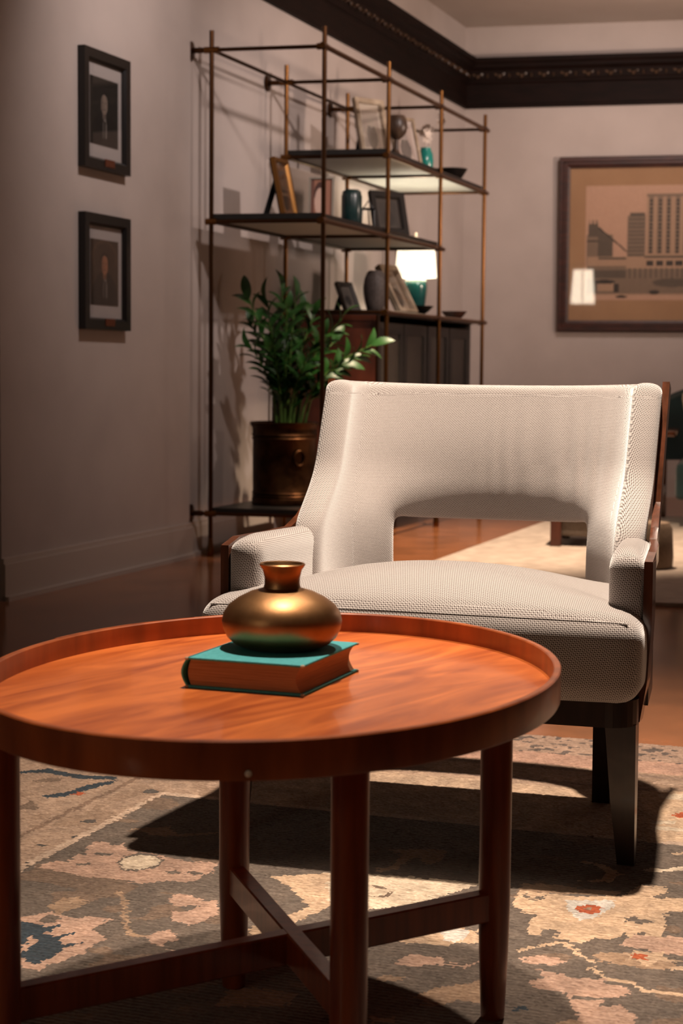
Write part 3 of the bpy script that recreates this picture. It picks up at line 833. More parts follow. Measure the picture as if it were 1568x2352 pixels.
# ------------------------------------------------------------------ patterned rug (its colours woven knot by knot on a fine grid)
ROWS = [
('pink', [(-1.431, 2.531), (-1.427, 2.579), (-1.396, 2.582), (-1.405, 2.635), (-1.385, 2.633), (-1.41, 2.672), (-1.418, 2.714), (-1.392, 2.719), (-1.368, 2.699), (-1.362, 2.726), (-1.338, 2.69), (-1.302, 2.685), (-1.267, 2.679), (-1.212, 2.662), (-1.159, 2.669), (-1.146, 2.615), (-1.153, 2.594), (-1.148, 2.578), (-1.162, 2.547), (-1.189, 2.549), (-1.226, 2.518), (-1.277, 2.524), (-1.327, 2.518), (-1.376, 2.53)]),
('dark', [(-1.321, 2.611), (-1.325, 2.652), (-1.31, 2.677), (-1.276, 2.676), (-1.251, 2.652), (-1.241, 2.614), (-1.262, 2.579), (-1.284, 2.57)]),
('cream', [(-1.316, 2.613), (-1.318, 2.645), (-1.304, 2.666), (-1.274, 2.667), (-1.254, 2.648), (-1.247, 2.616), (-1.267, 2.59), (-1.286, 2.579)]),
('dark', [(-1.387, 2.585), (-1.371, 2.582), (-1.36, 2.598), (-1.36, 2.582), (-1.375, 2.569)]),
('dark', [(-1.382, 2.649), (-1.372, 2.658), (-1.348, 2.659), (-1.352, 2.641), (-1.373, 2.638)]),
('dark', [(-1.217, 2.592), (-1.209, 2.604), (-1.193, 2.603), (-1.192, 2.59), (-1.21, 2.583)]),
('dark', [(-1.184, 2.6), (-1.174, 2.613), (-1.156, 2.602), (-1.166, 2.589)]),
('brown', [(-1.45, 2.971), (-1.451, 3.043), (-1.417, 3.044), (-1.385, 3.008), (-1.39, 2.965), (-1.435, 2.959)]),
('navy', [(-1.666, 2.977), (-1.636, 3.014), (-1.624, 3.083), (-1.595, 3.135), (-1.598, 3.16), (-1.584, 3.139), (-1.584, 3.119), (-1.604, 3.052), (-1.619, 2.99), (-1.645, 2.961)]),
('navy', [(-1.813, 3.137), (-1.79, 3.163), (-1.768, 3.183), (-1.676, 3.157), (-1.604, 3.172), (-1.592, 3.149), (-1.661, 3.129), (-1.747, 3.147), (-1.777, 3.14), (-1.803, 3.12)]),
('rust', [(-1.617, 3.003), (-1.614, 3.029), (-1.593, 3.025), (-1.595, 3.005)]),
('brown', [(-1.657, 2.866), (-1.661, 2.906), (-1.669, 2.939), (-1.642, 2.914), (-1.614, 2.872), (-1.634, 2.869)]),
('brown', [(-1.742, 3.077), (-1.727, 3.109), (-1.705, 3.125), (-1.69, 3.097), (-1.717, 3.073)]),
('tan', [(-1.25, 2.466), (-1.242, 2.47), (-1.205, 2.423), (-1.174, 2.364), (-1.157, 2.326), (-1.123, 2.281), (-1.106, 2.284), (-1.102, 2.276), (-1.125, 2.27), (-1.164, 2.32), (-1.182, 2.361), (-1.214, 2.419)]),
('pink', [(-1.104, 2.281), (-1.099, 2.305), (-1.084, 2.318), (-1.063, 2.304), (-1.052, 2.28), (-1.065, 2.268), (-1.061, 2.249), (-1.043, 2.246), (-1.026, 2.242), (-1.043, 2.236), (-1.082, 2.255)]),
('pink', [(-1.149, 2.452), (-1.149, 2.485), (-1.128, 2.489), (-1.095, 2.465), (-1.075, 2.481), (-1.064, 2.457), (-1.107, 2.437), (-1.126, 2.425)]),
('pink', [(-1.118, 2.401), (-1.098, 2.405), (-1.087, 2.448), (-1.066, 2.46), (-1.048, 2.42), (-1.054, 2.373), (-1.061, 2.352), (-1.101, 2.366)]),
('pink', [(-1.326, 2.291), (-1.292, 2.334), (-1.244, 2.315), (-1.222, 2.338), (-1.191, 2.335), (-1.19, 2.299), (-1.193, 2.283), (-1.152, 2.249), (-1.16, 2.218), (-1.15, 2.182), (-1.163, 2.163), (-1.167, 2.136), (-1.178, 2.119), (-1.176, 2.094), (-1.213, 2.099), (-1.293, 2.209)]),
('dark', [(-1.29, 2.29), (-1.287, 2.321), (-1.262, 2.315), (-1.258, 2.294), (-1.273, 2.278)]),
('navy', [(-1.317, 2.279), (-1.299, 2.279), (-1.263, 2.263), (-1.247, 2.291), (-1.248, 2.24), (-1.23, 2.23), (-1.205, 2.268), (-1.219, 2.223), (-1.201, 2.203), (-1.177, 2.225), (-1.193, 2.189), (-1.186, 2.155), (-1.195, 2.112), (-1.236, 2.136), (-1.239, 2.174), (-1.24, 2.201), (-1.267, 2.226)]),
('navy', [(-1.329, 2.195), (-1.317, 2.242), (-1.317, 2.279), (-1.267, 2.226), (-1.236, 2.136), (-1.247, 2.106), (-1.291, 2.141)]),
('tan', [(-1.309, 2.359), (-1.31, 2.398), (-1.288, 2.415), (-1.257, 2.395), (-1.259, 2.37), (-1.272, 2.357), (-1.272, 2.319)]),
('tan', [(-1.172, 2.047), (-1.144, 2.094), (-1.107, 2.108), (-1.1, 2.087), (-1.142, 2.041)]),
('beige', [(-0.641, 2.702), (-0.55, 2.702), (-0.479, 2.736), (-0.46, 2.807), (-0.421, 2.808), (-0.408, 2.75), (-0.377, 2.762), (-0.367, 2.692), (-0.401, 2.673), (-0.391, 2.632), (-0.387, 2.548), (-0.41, 2.546), (-0.409, 2.564), (-0.422, 2.562), (-0.433, 2.525), (-0.44, 2.552), (-0.456, 2.51), (-0.481, 2.512), (-0.489, 2.48), (-0.533, 2.492), (-0.538, 2.529), (-0.564, 2.522), (-0.558, 2.489), (-0.582, 2.497), (-0.589, 2.588), (-0.613, 2.592), (-0.617, 2.616), (-0.634, 2.616)]),
('dark', [(-0.455, 2.623), (-0.442, 2.635), (-0.432, 2.62), (-0.423, 2.626), (-0.404, 2.624), (-0.418, 2.606), (-0.449, 2.604)]),
('dark', [(-0.635, 2.683), (-0.623, 2.691), (-0.612, 2.671), (-0.595, 2.692), (-0.597, 2.664), (-0.623, 2.667)]),
('dark', [(-0.434, 2.747), (-0.419, 2.76), (-0.419, 2.773), (-0.401, 2.773), (-0.417, 2.74)]),
('white', [(-0.557, 2.679), (-0.487, 2.706), (-0.484, 2.661), (-0.493, 2.612), (-0.518, 2.583), (-0.55, 2.635)]),
('rust', [(-0.537, 2.637), (-0.534, 2.654), (-0.523, 2.665), (-0.506, 2.665), (-0.497, 2.659), (-0.495, 2.637), (-0.514, 2.62), (-0.53, 2.626)]),
('tan', [(-0.525, 2.645), (-0.517, 2.654), (-0.51, 2.647), (-0.518, 2.638)]),
('beige', [(-0.574, 2.419), (-0.551, 2.451), (-0.522, 2.48), (-0.506, 2.468), (-0.49, 2.443), (-0.455, 2.406), (-0.456, 2.377), (-0.427, 2.349), (-0.398, 2.347), (-0.369, 2.323), (-0.314, 2.324), (-0.312, 2.312), (-0.37, 2.31), (-0.398, 2.336), (-0.428, 2.339), (-0.46, 2.372), (-0.459, 2.4), (-0.494, 2.433), (-0.519, 2.469), (-0.549, 2.439), (-0.572, 2.408)]),
('pink', [(-0.561, 2.385), (-0.533, 2.41), (-0.496, 2.394), (-0.51, 2.369), (-0.55, 2.37)]),
('pink', [(-0.537, 2.351), (-0.504, 2.343), (-0.481, 2.331), (-0.427, 2.343), (-0.433, 2.303), (-0.469, 2.282), (-0.459, 2.25), (-0.418, 2.26), (-0.42, 2.236), (-0.391, 2.252), (-0.368, 2.214), (-0.361, 2.172), (-0.419, 2.15), (-0.468, 2.256), (-0.507, 2.32)]),
('beige', [(-0.42, 2.453), (-0.414, 2.475), (-0.379, 2.477), (-0.37, 2.488), (-0.371, 2.469), (-0.377, 2.444), (-0.379, 2.416), (-0.392, 2.422), (-0.414, 2.436)]),
('beige', [(-0.38, 2.46), (-0.333, 2.461), (-0.332, 2.451), (-0.377, 2.444)]),
('rust', [(-0.416, 2.458), (-0.394, 2.46), (-0.39, 2.44), (-0.411, 2.441)]),
('beige', [(-0.356, 2.42), (-0.33, 2.44), (-0.328, 2.42), (-0.351, 2.411)]),
('cream', [(-0.47, 2.9), (-0.453, 2.914), (-0.439, 2.91), (-0.403, 2.945), (-0.4, 2.923), (-0.436, 2.894), (-0.467, 2.884)]),
('beige', [(-0.574, 3.45), (-0.48, 3.476), (-0.424, 3.087), (-0.446, 3.095), (-0.475, 3.076), (-0.496, 3.068), (-0.526, 3.246)]),
('cream', [(-0.515, 3.222), (-0.47, 3.239), (-0.468, 3.212), (-0.51, 3.195)]),
('cream', [(-0.533, 3.434), (-0.477, 3.456), (-0.47, 3.407), (-0.522, 3.396)]),
('cream', [(-0.511, 3.186), (-0.438, 3.187), (-0.435, 3.166), (-0.507, 3.16)]),
('rust', [(-0.479, 3.274), (-0.475, 3.299), (-0.454, 3.298), (-0.449, 3.266), (-0.467, 3.264)]),
('beige', [(-0.444, 3.012), (-0.425, 3.028), (-0.423, 3.009), (-0.438, 2.999)]),
('beige', [(-0.588, 2.787), (-0.541, 2.79), (-0.511, 2.802), (-0.503, 2.849), (-0.537, 2.897), (-0.568, 2.908), (-0.605, 2.894), (-0.561, 2.895), (-0.53, 2.861), (-0.526, 2.818), (-0.549, 2.794)]),
('brown', [(-0.58, 2.768), (-0.553, 2.771), (-0.539, 2.784), (-0.55, 2.758), (-0.573, 2.753)]),
('tan', [(-0.649, 2.741), (-0.593, 2.756), (-0.56, 2.747), (-0.482, 2.756), (-0.493, 2.731), (-0.571, 2.708), (-0.639, 2.702)]),
('cream', [(-0.899, 2.702), (-0.821, 2.712), (-0.707, 2.716), (-0.72, 2.691), (-0.754, 2.614), (-0.791, 2.557), (-0.835, 2.522), (-0.849, 2.51), (-0.912, 2.522), (-0.96, 2.579), (-0.946, 2.637), (-0.972, 2.681)]),
('brown', [(-0.875, 2.641), (-0.855, 2.646), (-0.845, 2.633), (-0.834, 2.621), (-0.828, 2.627), (-0.83, 2.591), (-0.855, 2.583), (-0.856, 2.587), (-0.834, 2.597), (-0.835, 2.614), (-0.848, 2.629), (-0.873, 2.637)]),
('beige', [(-0.762, 2.397), (-0.727, 2.465), (-0.699, 2.487), (-0.652, 2.482), (-0.626, 2.427), (-0.668, 2.416), (-0.673, 2.396), (-0.716, 2.398), (-0.737, 2.385)]),
('white', [(-0.712, 2.465), (-0.698, 2.484), (-0.661, 2.476), (-0.66, 2.441), (-0.668, 2.416), (-0.689, 2.43)]),
('pink', [(-0.723, 2.298), (-0.721, 2.339), (-0.669, 2.348), (-0.66, 2.324), (-0.693, 2.295)]),
('pink', [(-0.665, 2.322), (-0.647, 2.329), (-0.628, 2.324), (-0.62, 2.342), (-0.607, 2.362), (-0.605, 2.353), (-0.616, 2.333), (-0.625, 2.314), (-0.645, 2.32), (-0.662, 2.314)]),
('tan', [(-0.73, 2.233), (-0.719, 2.251), (-0.691, 2.252), (-0.695, 2.234), (-0.724, 2.221)]),
('tan', [(-0.641, 2.229), (-0.612, 2.249), (-0.587, 2.287), (-0.562, 2.192), (-0.6, 2.195), (-0.618, 2.162), (-0.64, 2.158), (-0.65, 2.181), (-0.659, 2.18)]),
('navy', [(-0.525, 2.193), (-0.511, 2.205), (-0.501, 2.194), (-0.52, 2.178)]),
('tan', [(-0.692, 2.096), (-0.671, 2.1), (-0.647, 2.092), (-0.685, 2.074)]),
('tan', [(-0.914, 2.855), (-0.819, 2.892), (-0.807, 2.823), (-0.821, 2.789), (-0.85, 2.835), (-0.86, 2.802), (-0.862, 2.744), (-0.879, 2.738), (-0.876, 2.825)]),
('tan', [(-0.901, 2.743), (-0.871, 2.748), (-0.882, 2.709)]),
('beige', [(-0.976, 2.378), (-0.953, 2.41), (-0.929, 2.501), (-0.996, 2.589), (-1.044, 2.63), (-0.961, 2.683), (-0.9, 2.513), (-0.91, 2.461), (-0.928, 2.385), (-0.959, 2.33)]),
('tan', [(-1.393, 2.817), (-1.336, 2.856), (-1.298, 2.813), (-1.237, 2.853), (-1.233, 2.843), (-1.281, 2.804), (-1.332, 2.792)]),
('tan', [(-0.897, 2.055), (-0.901, 2.133), (-0.81, 2.14), (-0.809, 2.088)]),
]
PAL = dict(dark='#6a5c50', pink='#be9a84', beige='#cdae8f', cream='#dac6ac', white='#d2cabf', tan='#a4866b', rust='#b5501f', navy='#22323d', brown='#77614f')
s0, s1, t0, t1, q_ = -2.5, .10, 1.4, 3.90, .004
ns, ntt = int((s1 - s0) / q_), int((t1 - t0) / q_)
SS, TT = np.meshgrid(s0 + (np.arange(ns) + .5) * q_, t0 + (np.arange(ntt) + .5) * q_)
wob = np.repeat(np.repeat(RNG.normal(0, .0022, (ntt // 2 + 1, ns // 3 + 1)), 2, 0), 3, 1)[:ntt, :ns]
SQ = SS + wob; TQ = np.round(TT / .006) * .006 + wob * .6


def value_noise(scale, seed):
    r = np.random.default_rng(seed); g = r.random((int(4 / scale) + 3, int(4 / scale) + 3))
    x = (SS - s0) / scale; y = (TT - t0) / scale; i = x.astype(int); j = y.astype(int); fx = x - i; fy = y - j
    fx = fx * fx * (3 - 2 * fx); fy = fy * fy * (3 - 2 * fy)
    return (g[j, i] * (1 - fx) + g[j, i + 1] * fx) * (1 - fy) + (g[j + 1, i] * (1 - fx) + g[j + 1, i + 1] * fx) * fy


def hexa(c): return np.array([int(c[i:i + 2], 16) / 255 for i in (1, 3, 5)])


RC = np.zeros(SS.shape + (3,)); RC[:] = hexa(PAL['dark'])
v1, v2, v3 = value_noise(.11, 1), value_noise(.035, 2), value_noise(.3, 8)
inside = (SQ > -1.455) & (TQ < 3.085) & (SQ < .12)
RC[inside & (v1 * .7 + v2 * .3 > .68)] = hexa(PAL['brown'])
far_field = (SQ > -.95) & (SQ < -.2) & (TQ > 2.35)
bd = ~inside
RC[bd] = hexa('#b0937c')
RC[bd & (v1 * .6 + v2 * .4 > .62)] = hexa('#9a7f69')
RC[bd & (SQ > -1.30) & (TQ > 3.085) & (TQ < 3.42)] = hexa('#b99d83')
for a, b in ((-1.462, -1.445),):
    RC[(SQ > a) & (SQ < b) & (TQ < 3.08)] = hexa('#c9ae97')
RC[(np.abs(TQ - 3.08) < .010) & (SQ > -1.46)] = hexa('#c9ae97')
RC[(np.abs(SQ + 1.556) < .006)] = hexa('#8a6e59'); RC[(np.abs(TQ - 3.46) < .008) & (SQ > -1.55)] = hexa('#94796a')
RC[(np.abs(TQ - 3.58) < .012)] = hexa('#8d7462')
sp_ = (SQ + 1.5 > 0) & (SQ < -1.46) & (v2 > .80); RC[sp_] = hexa('#4e4640')
RC[(TQ > 3.61) & (TQ < 3.72)] = hexa('#b68f7a')
RC[(TQ > 3.72)] = hexa('#a78a76')
RC[(TQ > 3.72) & (value_noise(.016, 5) > .68)] = hexa('#5d4f47')


def inpoly(pts):
    m_ = np.zeros(SS.shape, bool); n = len(pts)
    xs = [p[0] for p in pts]; ys = [p[1] for p in pts]
    for i in range(n):
        x0, y0 = pts[i]; x1, y1 = pts[(i + 1) % n]
        if y0 == y1: continue
        c = (TQ > min(y0, y1)) & (TQ <= max(y0, y1))
        m_ ^= c & (SQ < (x1 - x0) * (TQ - y0) / (y1 - y0) + x0)
    return m_


# leaves and blossoms beyond the part seen best, in the manner of the rest
rr = random.Random(21)
for k in range(26):
    cx, cy = rr.uniform(-.5, .1), rr.uniform(1.4, 2.9)
    if rr.random() < .5: cx, cy = rr.uniform(-1.4, .1), rr.uniform(1.35, 1.95)
    a_, b_ = rr.uniform(.03, .09), rr.uniform(.02, .06)
    RC[inside & (((SQ - cx) / a_) ** 2 + ((TQ - cy) / b_) ** 2 < .7 + .6 * v2)] = hexa(PAL[rr.choice(['pink', 'beige', 'tan', 'tan'])])
for name_, pts in ROWS:
    RC[inpoly(pts)] = hexa(PAL[name_])
RC *= .90 * (.90 + .20 * v2 + .10 * (v3 - .5))[..., None]
RC += RNG.normal(0, .025, SS.shape)[..., None]
RC = np.clip(RC, 0, 1); RC = np.where(RC <= .04045, RC / 12.92, ((RC + .055) / 1.055) ** 2.4)
gx, gy = np.meshgrid(s0 + np.arange(ns + 1) * q_, t0 + np.arange(ntt + 1) * q_)
gz = np.full(gx.shape, .011) + RNG.normal(0, .0005, gx.shape)
gz[0] = gz[-1] = .001; gz[:, 0] = gz[:, -1] = .001
me = D.meshes.new('patterned_rug')
nv, nf = gx.size, ns * ntt
me.vertices.add(nv); me.vertices.foreach_set('co', np.stack([gx.ravel(), gy.ravel(), gz.ravel()], 1).ravel().astype(np.float32))
i_ = (np.arange(ntt)[:, None] * (ns + 1) + np.arange(ns)[None]).ravel()
lo = np.stack([i_, i_ + 1, i_ + ns + 2, i_ + ns + 1], 1).ravel().astype(np.int32)
me.loops.add(nf * 4); me.loops.foreach_set('vertex_index', lo)
me.polygons.add(nf); me.polygons.foreach_set('loop_start', np.arange(0, nf * 4, 4, dtype=np.int32))
me.polygons.foreach_set('use_smooth', np.ones(nf, bool))
me.update(calc_edges=True)
ca = me.color_attributes.new('Col', 'BYTE_COLOR', 'CORNER')
rgba = np.ones((nf, 4, 4), np.float32); rgba[:, :, :3] = RC.reshape(-1, 1, 3)
ca.data.foreach_set('color', rgba.ravel()); me.materials.append(M['rug'])
rug = link('patterned_rug', me); rug.rotation_euler = (0, 0, math.atan2(-.332, .943))
tag(rug, 'large floral patterned rug in brown, pink and cream under table and armchair', 'rug')
ZR = .011

# ------------------------------------------------------------------ round tray table
TCX, TCY, TA, TBm = -.077, 2.115, .457, .344       # long and short half-axes of the tray
ax1 = Vector((.232, .973, 0)).normalized(); ax2 = Vector((ax1.y, -ax1.x, 0))
tb = thing('tray_table', 'reddish cherry wood oval tray-top coffee table in the foreground', 'table', (TCX, TCY, 0))
def te(k, d, z, n=160):
    q = 2 * PI * k / n
    return ax1 * ((TA - d) * math.cos(q)) + ax2 * ((TBm - d) * math.sin(q)) + Vector((0, 0, z))
ZT = .490
mb = MB(); n = 160
prof = [(0.001, .450), (0, .452), (0, .4885), (.0015, .490), (.0075, .490), (.009, .4885), (.009, .452), (.008, .450)]
for k in range(n): mb.v += [te(k, d, z) for d, z in prof]
np_ = len(prof)
mb.f = [(k * np_ + i, k * np_ + (i + 1) % np_, ((k + 1) % n) * np_ + (i + 1) % np_, ((k + 1) % n) * np_ + i) for k in range(n) for i in range(np_)]
mb.build('rim', M['rim'], tb, True)
mb = MB(); k0 = 18; m_ = 17     # overlapping splice of the bent rim at the back left
for k in range(m_):
    sc = .0035 * min(1, k / 7)
    mb.v += [te(-k0 - k, -sc - .0002, .4515), te(-k0 - k, -sc - .0002, .4895), te(-k0 - k, .004, .4905), te(-k0 - k, .004, .4505)]
mb.f = [(k * 4 + i, k * 4 + (i + 1) % 4, k * 4 + 4 + (i + 1) % 4, k * 4 + 4 + i) for k in range(m_ - 1) for i in range(4)] + [(0, 1, 2, 3), tuple(range(m_ * 4 - 4, m_ * 4))]
mb.build('rim_splice', M['rim'], tb)
mb = MB()
mb.v = [te(k, .0085, .463) for k in range(n)] + [te(k, .0085, .453) for k in range(n)]
mb.f = [tuple(range(n)), tuple(reversed(range(n, 2 * n)))] + [(k, (k + 1) % n, n + (k + 1) % n, n + k) for k in range(n)]
mb.build('tray_bottom', M['table'], tb)
legs = {'back': (-.141, 2.312), 'right': (.202, 2.205), 'left': (-.362, 1.832), 'front': (.012, 1.825)}
for nm, (x, y) in legs.items():
    MB().lathe([(.014, ZR), (.0155, ZR + .003), (.019, .10), (.0205, .16), (.0207, .44), (.0205, .4535)], 28, (x - TCX, y - TCY, 0)).build('leg', M['leg'], tb, True)
def stretcher(a, b, z0, z1, w):
    a = Vector((legs[a][0] - TCX, legs[a][1] - TCY, 0)); b = Vector((legs[b][0] - TCX, legs[b][1] - TCY, 0))
    d = (b - a).normalized(); c = (a + b) / 2; l = (b - a).length - .03
    return MB().rbox((c.x, c.y, (z0 + z1) / 2), (l, w, z1 - z0), .002, 1, Matrix.Rotation(math.atan2(d.y, d.x), 3, 'Z')).build('stretcher', M['leg'], tb)
stretcher('left', 'right', .143, .181, .022)
stretcher('back', 'front', .1435, .1815, .022)
pg = MB().lathe([(.0035, 0), (.0035, .001), (.001, .0025)], 12).build('brass_peg', M['cream'], tb, True)
# peg on the near face of the rim
best = min(range(160), key=lambda k: abs((te(k, 0, 0).x + TCX) - (582 - 784) / 4000 * 1.67) + (0 if te(k, 0, 0).y < 0 else 9))
pg.location = te(best, -.0002, .4575); nv_ = te(best, -.01, 0) - te(best, 0, 0)
pg.rotation_euler = nv_.to_track_quat('Z', 'Y').to_euler()

# ------------------------------------------------------------------ book and bronze vase on the tray
bw_, bl_, bh_ = .153, .190, .0375
bk_ = thing('book', 'worn teal cloth-bound book lying on the table under the bronze vase', 'book', (-.083, 2.152, .4632), R(-20.5))
def cover(z0, z1, name):
    mb = MB().rbox((0.001, 0, (z0 + z1) / 2), (bw_, bl_, z1 - z0), .0011, 2)
    return mb.build(name, M['book'], bk_)
cover(0, .003, 'back_cover'); cover(bh_ - .003, bh_, 'front_cover')
for sx_, sy_ in ((-1, -1), (1, -1), (1, 1)):
    for z_ in (.0015, bh_ - .0015):
        MB().rbox((sx_ * (bw_ / 2 - .001) + .001, sy_ * (bl_ / 2 - .001), z_), (.005, .005, .0034), .0012, 1).build('frayed_corner', M['bookedge'], bk_)
mb = MB(); nn = 9     # page block: round at the spine, hollow at the fore edge
pz0, pz1 = .003, bh_ - .003
L_ = []
for k in range(nn + 1):
    u = k / nn; z = pz0 + (pz1 - pz0) * u; c_ = math.sin(PI * u)
    L_.append((-bw_ / 2 + .006 - .004 * c_, bw_ / 2 - .003 - .007 * c_, z))
for y in (-bl_ / 2 + .004, bl_ / 2 - .004):
    mb.v += [(a, y, z) for a, b, z in L_] + [(b, y, z) for a, b, z in L_]
k2 = 2 * (nn + 1)
for k in range(nn):
    a, b = k, k + 1; c, d = nn + 1 + k, nn + 2 + k
    mb.f += [(a, c, d, b), (k2 + a, k2 + b, k2 + d, k2 + c), (a, b, k2 + b, k2 + a), (c, k2 + c, k2 + d, d)]
mb.f += [(0, k2, k2 + nn + 1, nn + 1), (nn, 2 * nn + 1, k2 + 2 * nn + 1, k2 + nn)]
mb.build('page_block', M['pages'], bk_)
mb = MB()
sp2 = []
for k in range(13):
    u = k / 12; sp2.append((-bw_ / 2 + .003 - .0085 * math.sin(PI * u), bh_ * u))
for y in (-bl_ / 2, bl_ / 2):
    mb.v += [(x, y, z) for x, z in sp2] + [(x + .0022, y, z) for x, z in sp2]
for k in range(12):
    mb.f += [(k, k + 1, 26 + k + 1, 26 + k), (13 + k, 39 + k, 40 + k, 14 + k), (k, 13 + k, 14 + k, k + 1), (26 + k, 27 + k, 40 + k, 39 + k)]
mb.f += [(0, 26, 39, 13), (12, 25, 51, 38)]
mb.build('spine', M['book'], bk_, True)

vz = .4632 + bh_ + .0003
vs_ = MB().lathe([(.040, 0), (.046, .0005), (.060, .006), (.0685, .014), (.0735, .024), (.0755, .034), (.0735, .044), (.067, .054), (.055, .063), (.040, .0705), (.0265, .0745), (.0235, .0755),
                  (.0222, .080), (.0222, .088), (.0245, .098), (.0283, .1035), (.0290, .1052), (.0275, .1065), (.0255, .1060), (.0225, .1005), (.0195, .090), (.0195, .078), (.030, .068), (.060, .05), (.066, .034), (.05, .012), (.001, .008)], 72)
vso = tag(vs_.build('bronze_vase', M['vase'], None, True), 'squat round bronze vase with flared neck standing on the teal book', 'vase')
vso.location = (-.0735, 2.168, vz)

CHX, CHY, CHROT = .241, 3.314, -16.5
SDOME, BLEAN = .052, .52

# ------------------------------------------------------------------ grey upholstered armchair
CH = thing('armchair', 'wide grey checked armchair with open lower back and walnut frame behind table', 'armchair', (CHX, CHY, 0), R(CHROT))


def box_uv(me):
    uv = me.uv_layers.new(name='UVMap') if not me.uv_layers else me.uv_layers[0]
    co = np.empty(len(me.vertices) * 3, np.float32); me.vertices.foreach_get('co', co); co = co.reshape(-1, 3)
    li = np.empty(len(me.loops), np.int32); me.loops.foreach_get('vertex_index', li)
    ln = np.empty(len(me.polygons), np.int32); me.polygons.foreach_get('loop_total', ln)
    nr = np.empty(len(me.polygons) * 3, np.float32); me.polygons.foreach_get('normal', nr); nr = np.abs(nr.reshape(-1, 3))
    nr[:, 1] *= 1.3
    ax = np.repeat(nr.argmax(1), ln); p = co[li]
    out = np.where((ax == 0)[:, None], p[:, [1, 2]], np.where((ax == 1)[:, None], p[:, [0, 2]], p[:, [0, 1]]))
    uv.data.foreach_set('uv', out.ravel().astype(np.float32))


def finish(name, me, parent, mods=None, post=None):
    o = link(name, me, parent)
    if mods:
        mods(o)
        dg = bpy.context.evaluated_depsgraph_get(); dg.update()
        m2 = D.meshes.new_from_object(o.evaluated_get(dg)); o.modifiers.clear(); o.data = m2; me = m2
    if post: post(me)
    me.polygons.foreach_set('use_smooth', [True] * len(me.polygons)); me.update()
    box_uv(me)
    return o


def soft_box(hx, hy, hz, r, cuts, fn):
    bm = bmesh.new(); bmesh.ops.create_cube(bm, size=2)
    bmesh.ops.subdivide_edges(bm, edges=bm.edges[:], cuts=cuts, use_grid_fill=True)
    for v in bm.verts:
        # more of the grid towards the rounded edges
        q = Vector([math.copysign(1 - (1 - abs(a)) ** 1.35, a) for a in v.co])
        p = Vector((q.x * hx, q.y * hy, q.z * hz))
        i = Vector((max(-hx + r, min(hx - r, p.x)), max(-hy + r, min(hy - r, p.y)), max(-hz + r, min(hz - r, p.z))))
        d = p - i
        p = i + d.normalized() * r if d.length > 1e-9 else p
        v.co = fn(p)
    me = D.meshes.new('soft_box'); bm.to_mesh(me); bm.free(); me.materials.append(M['fabric'])
    return me


# seat cushion: domed, its front corners spreading in front of the arms
SHX, SHY, SHZ = .384, .238, .074
def seat_fn(p):
    u, v = p.x / SHX, p.y / SHY
    x = p.x * (1.0 if p.y < -.138 else 1.0 - .19 * min(1, (p.y + .138) / .10) - .06 * max(0, p.y))
    z = p.z
    if z > 0: z += SDOME * (1 - abs(u) ** 2.2) * (1 - abs(v) ** 2.4) * (z / SHZ)
    y = p.y - .012 * (1 - u * u) * (1 if p.y < 0 else 0) - .010 * (1 - (p.z / SHZ) ** 2) * (1 if p.y < -.14 else 0)
    x += math.copysign(.006 * (1 - (p.z / SHZ) ** 2), x)
    return Vector((x - .010, y - .155, z + .372))
finish('seat_cushion', soft_box(SHX, SHY, SHZ, .036, 34, seat_fn), CH)
pts = [seat_fn(Vector((-SHX + .020 + (2 * SHX - .040) * k / 40, -SHY + .0115, SHZ - .0115))) for k in range(41)]
finish('piping', MB().tube(pts, .0022, 8).mesh('piping', M['fabric'], True), CH)

# backrest: one shell bent around the sitter, opened below
BYS, BD, BN_ = .02, .165, 2.7
def sstep(a, b, x):
    u = max(0, min(1, (x - a) / (b - a))); return u * u * (3 - 2 * u)
def lean(z): return BLEAN * (max(z, .53) - .40)
def bmid(arc, z):
    return None
ph = np.linspace(-PI / 2, PI / 2, 721)
bx_ = np.sign(np.sin(ph)) * np.abs(np.sin(ph)) ** (2 / BN_); by_ = np.abs(np.cos(ph)) ** (2 / BN_)
hw0 = .31
al = np.concatenate([[0], np.cumsum(np.hypot(np.diff(bx_ * hw0), np.diff(by_ * BD)))]); al = al / al[-1] * 2 - 1
def bpos(a, z):
    k = np.interp(a, al, bx_); j = np.interp(a, al, by_)
    hw = .308 + .006 * (z - .36) / .47
    fwd = -.085 * abs(a) ** 2.5 * (1 - sstep(.53, .66, z)) - BLEAN * .13 * abs(a) ** 2.5 - (1 - a * a) * .27 * max(0, z - .56)
    return Vector((k * hw, BYS + BD * j + lean(z) + fwd - .012 * math.sin(PI * sstep(.50, .86, z)) * (1 - a * a) + .028 * (max(0, min(.055, .60 - z)) / .05) ** 2 * (1 - sstep(ao * .85, ao * 1.25, abs(a))), z))
ao = float(np.interp(.212 / .31, bx_[360:], al[360:]))
cols = list(np.linspace(-1, -ao, 8)) + list(np.linspace(-ao, ao, 17))[1:-1] + list(np.linspace(ao, 1, 8))
rows = list(np.linspace(.37, .548, 5)) + list(np.linspace(.548, .822, 11))[1:]
mb = MB(); nc = len(cols)
for iz, z in enumerate(rows):
    for a in cols:
        zz = z + (.014 * abs(a) ** 3 - .004) * max(0, (z - .6) / .23)
        mb.v.append(bpos(a, zz))
for iz in range(len(rows) - 1):
    for ic in range(nc - 1):
        if rows[iz + 1] <= .549 and cols[ic] >= -ao - 1e-6 and cols[ic + 1] <= ao + 1e-6: continue
        a = iz * nc + ic; mb.f.append((a, a + 1, a + nc + 1, a + nc))
bm_me = D.meshes.new('backrest'); bm_me.from_pydata([tuple(v) for v in mb.v], [], mb.f); bm_me.materials.append(M['fabric'])
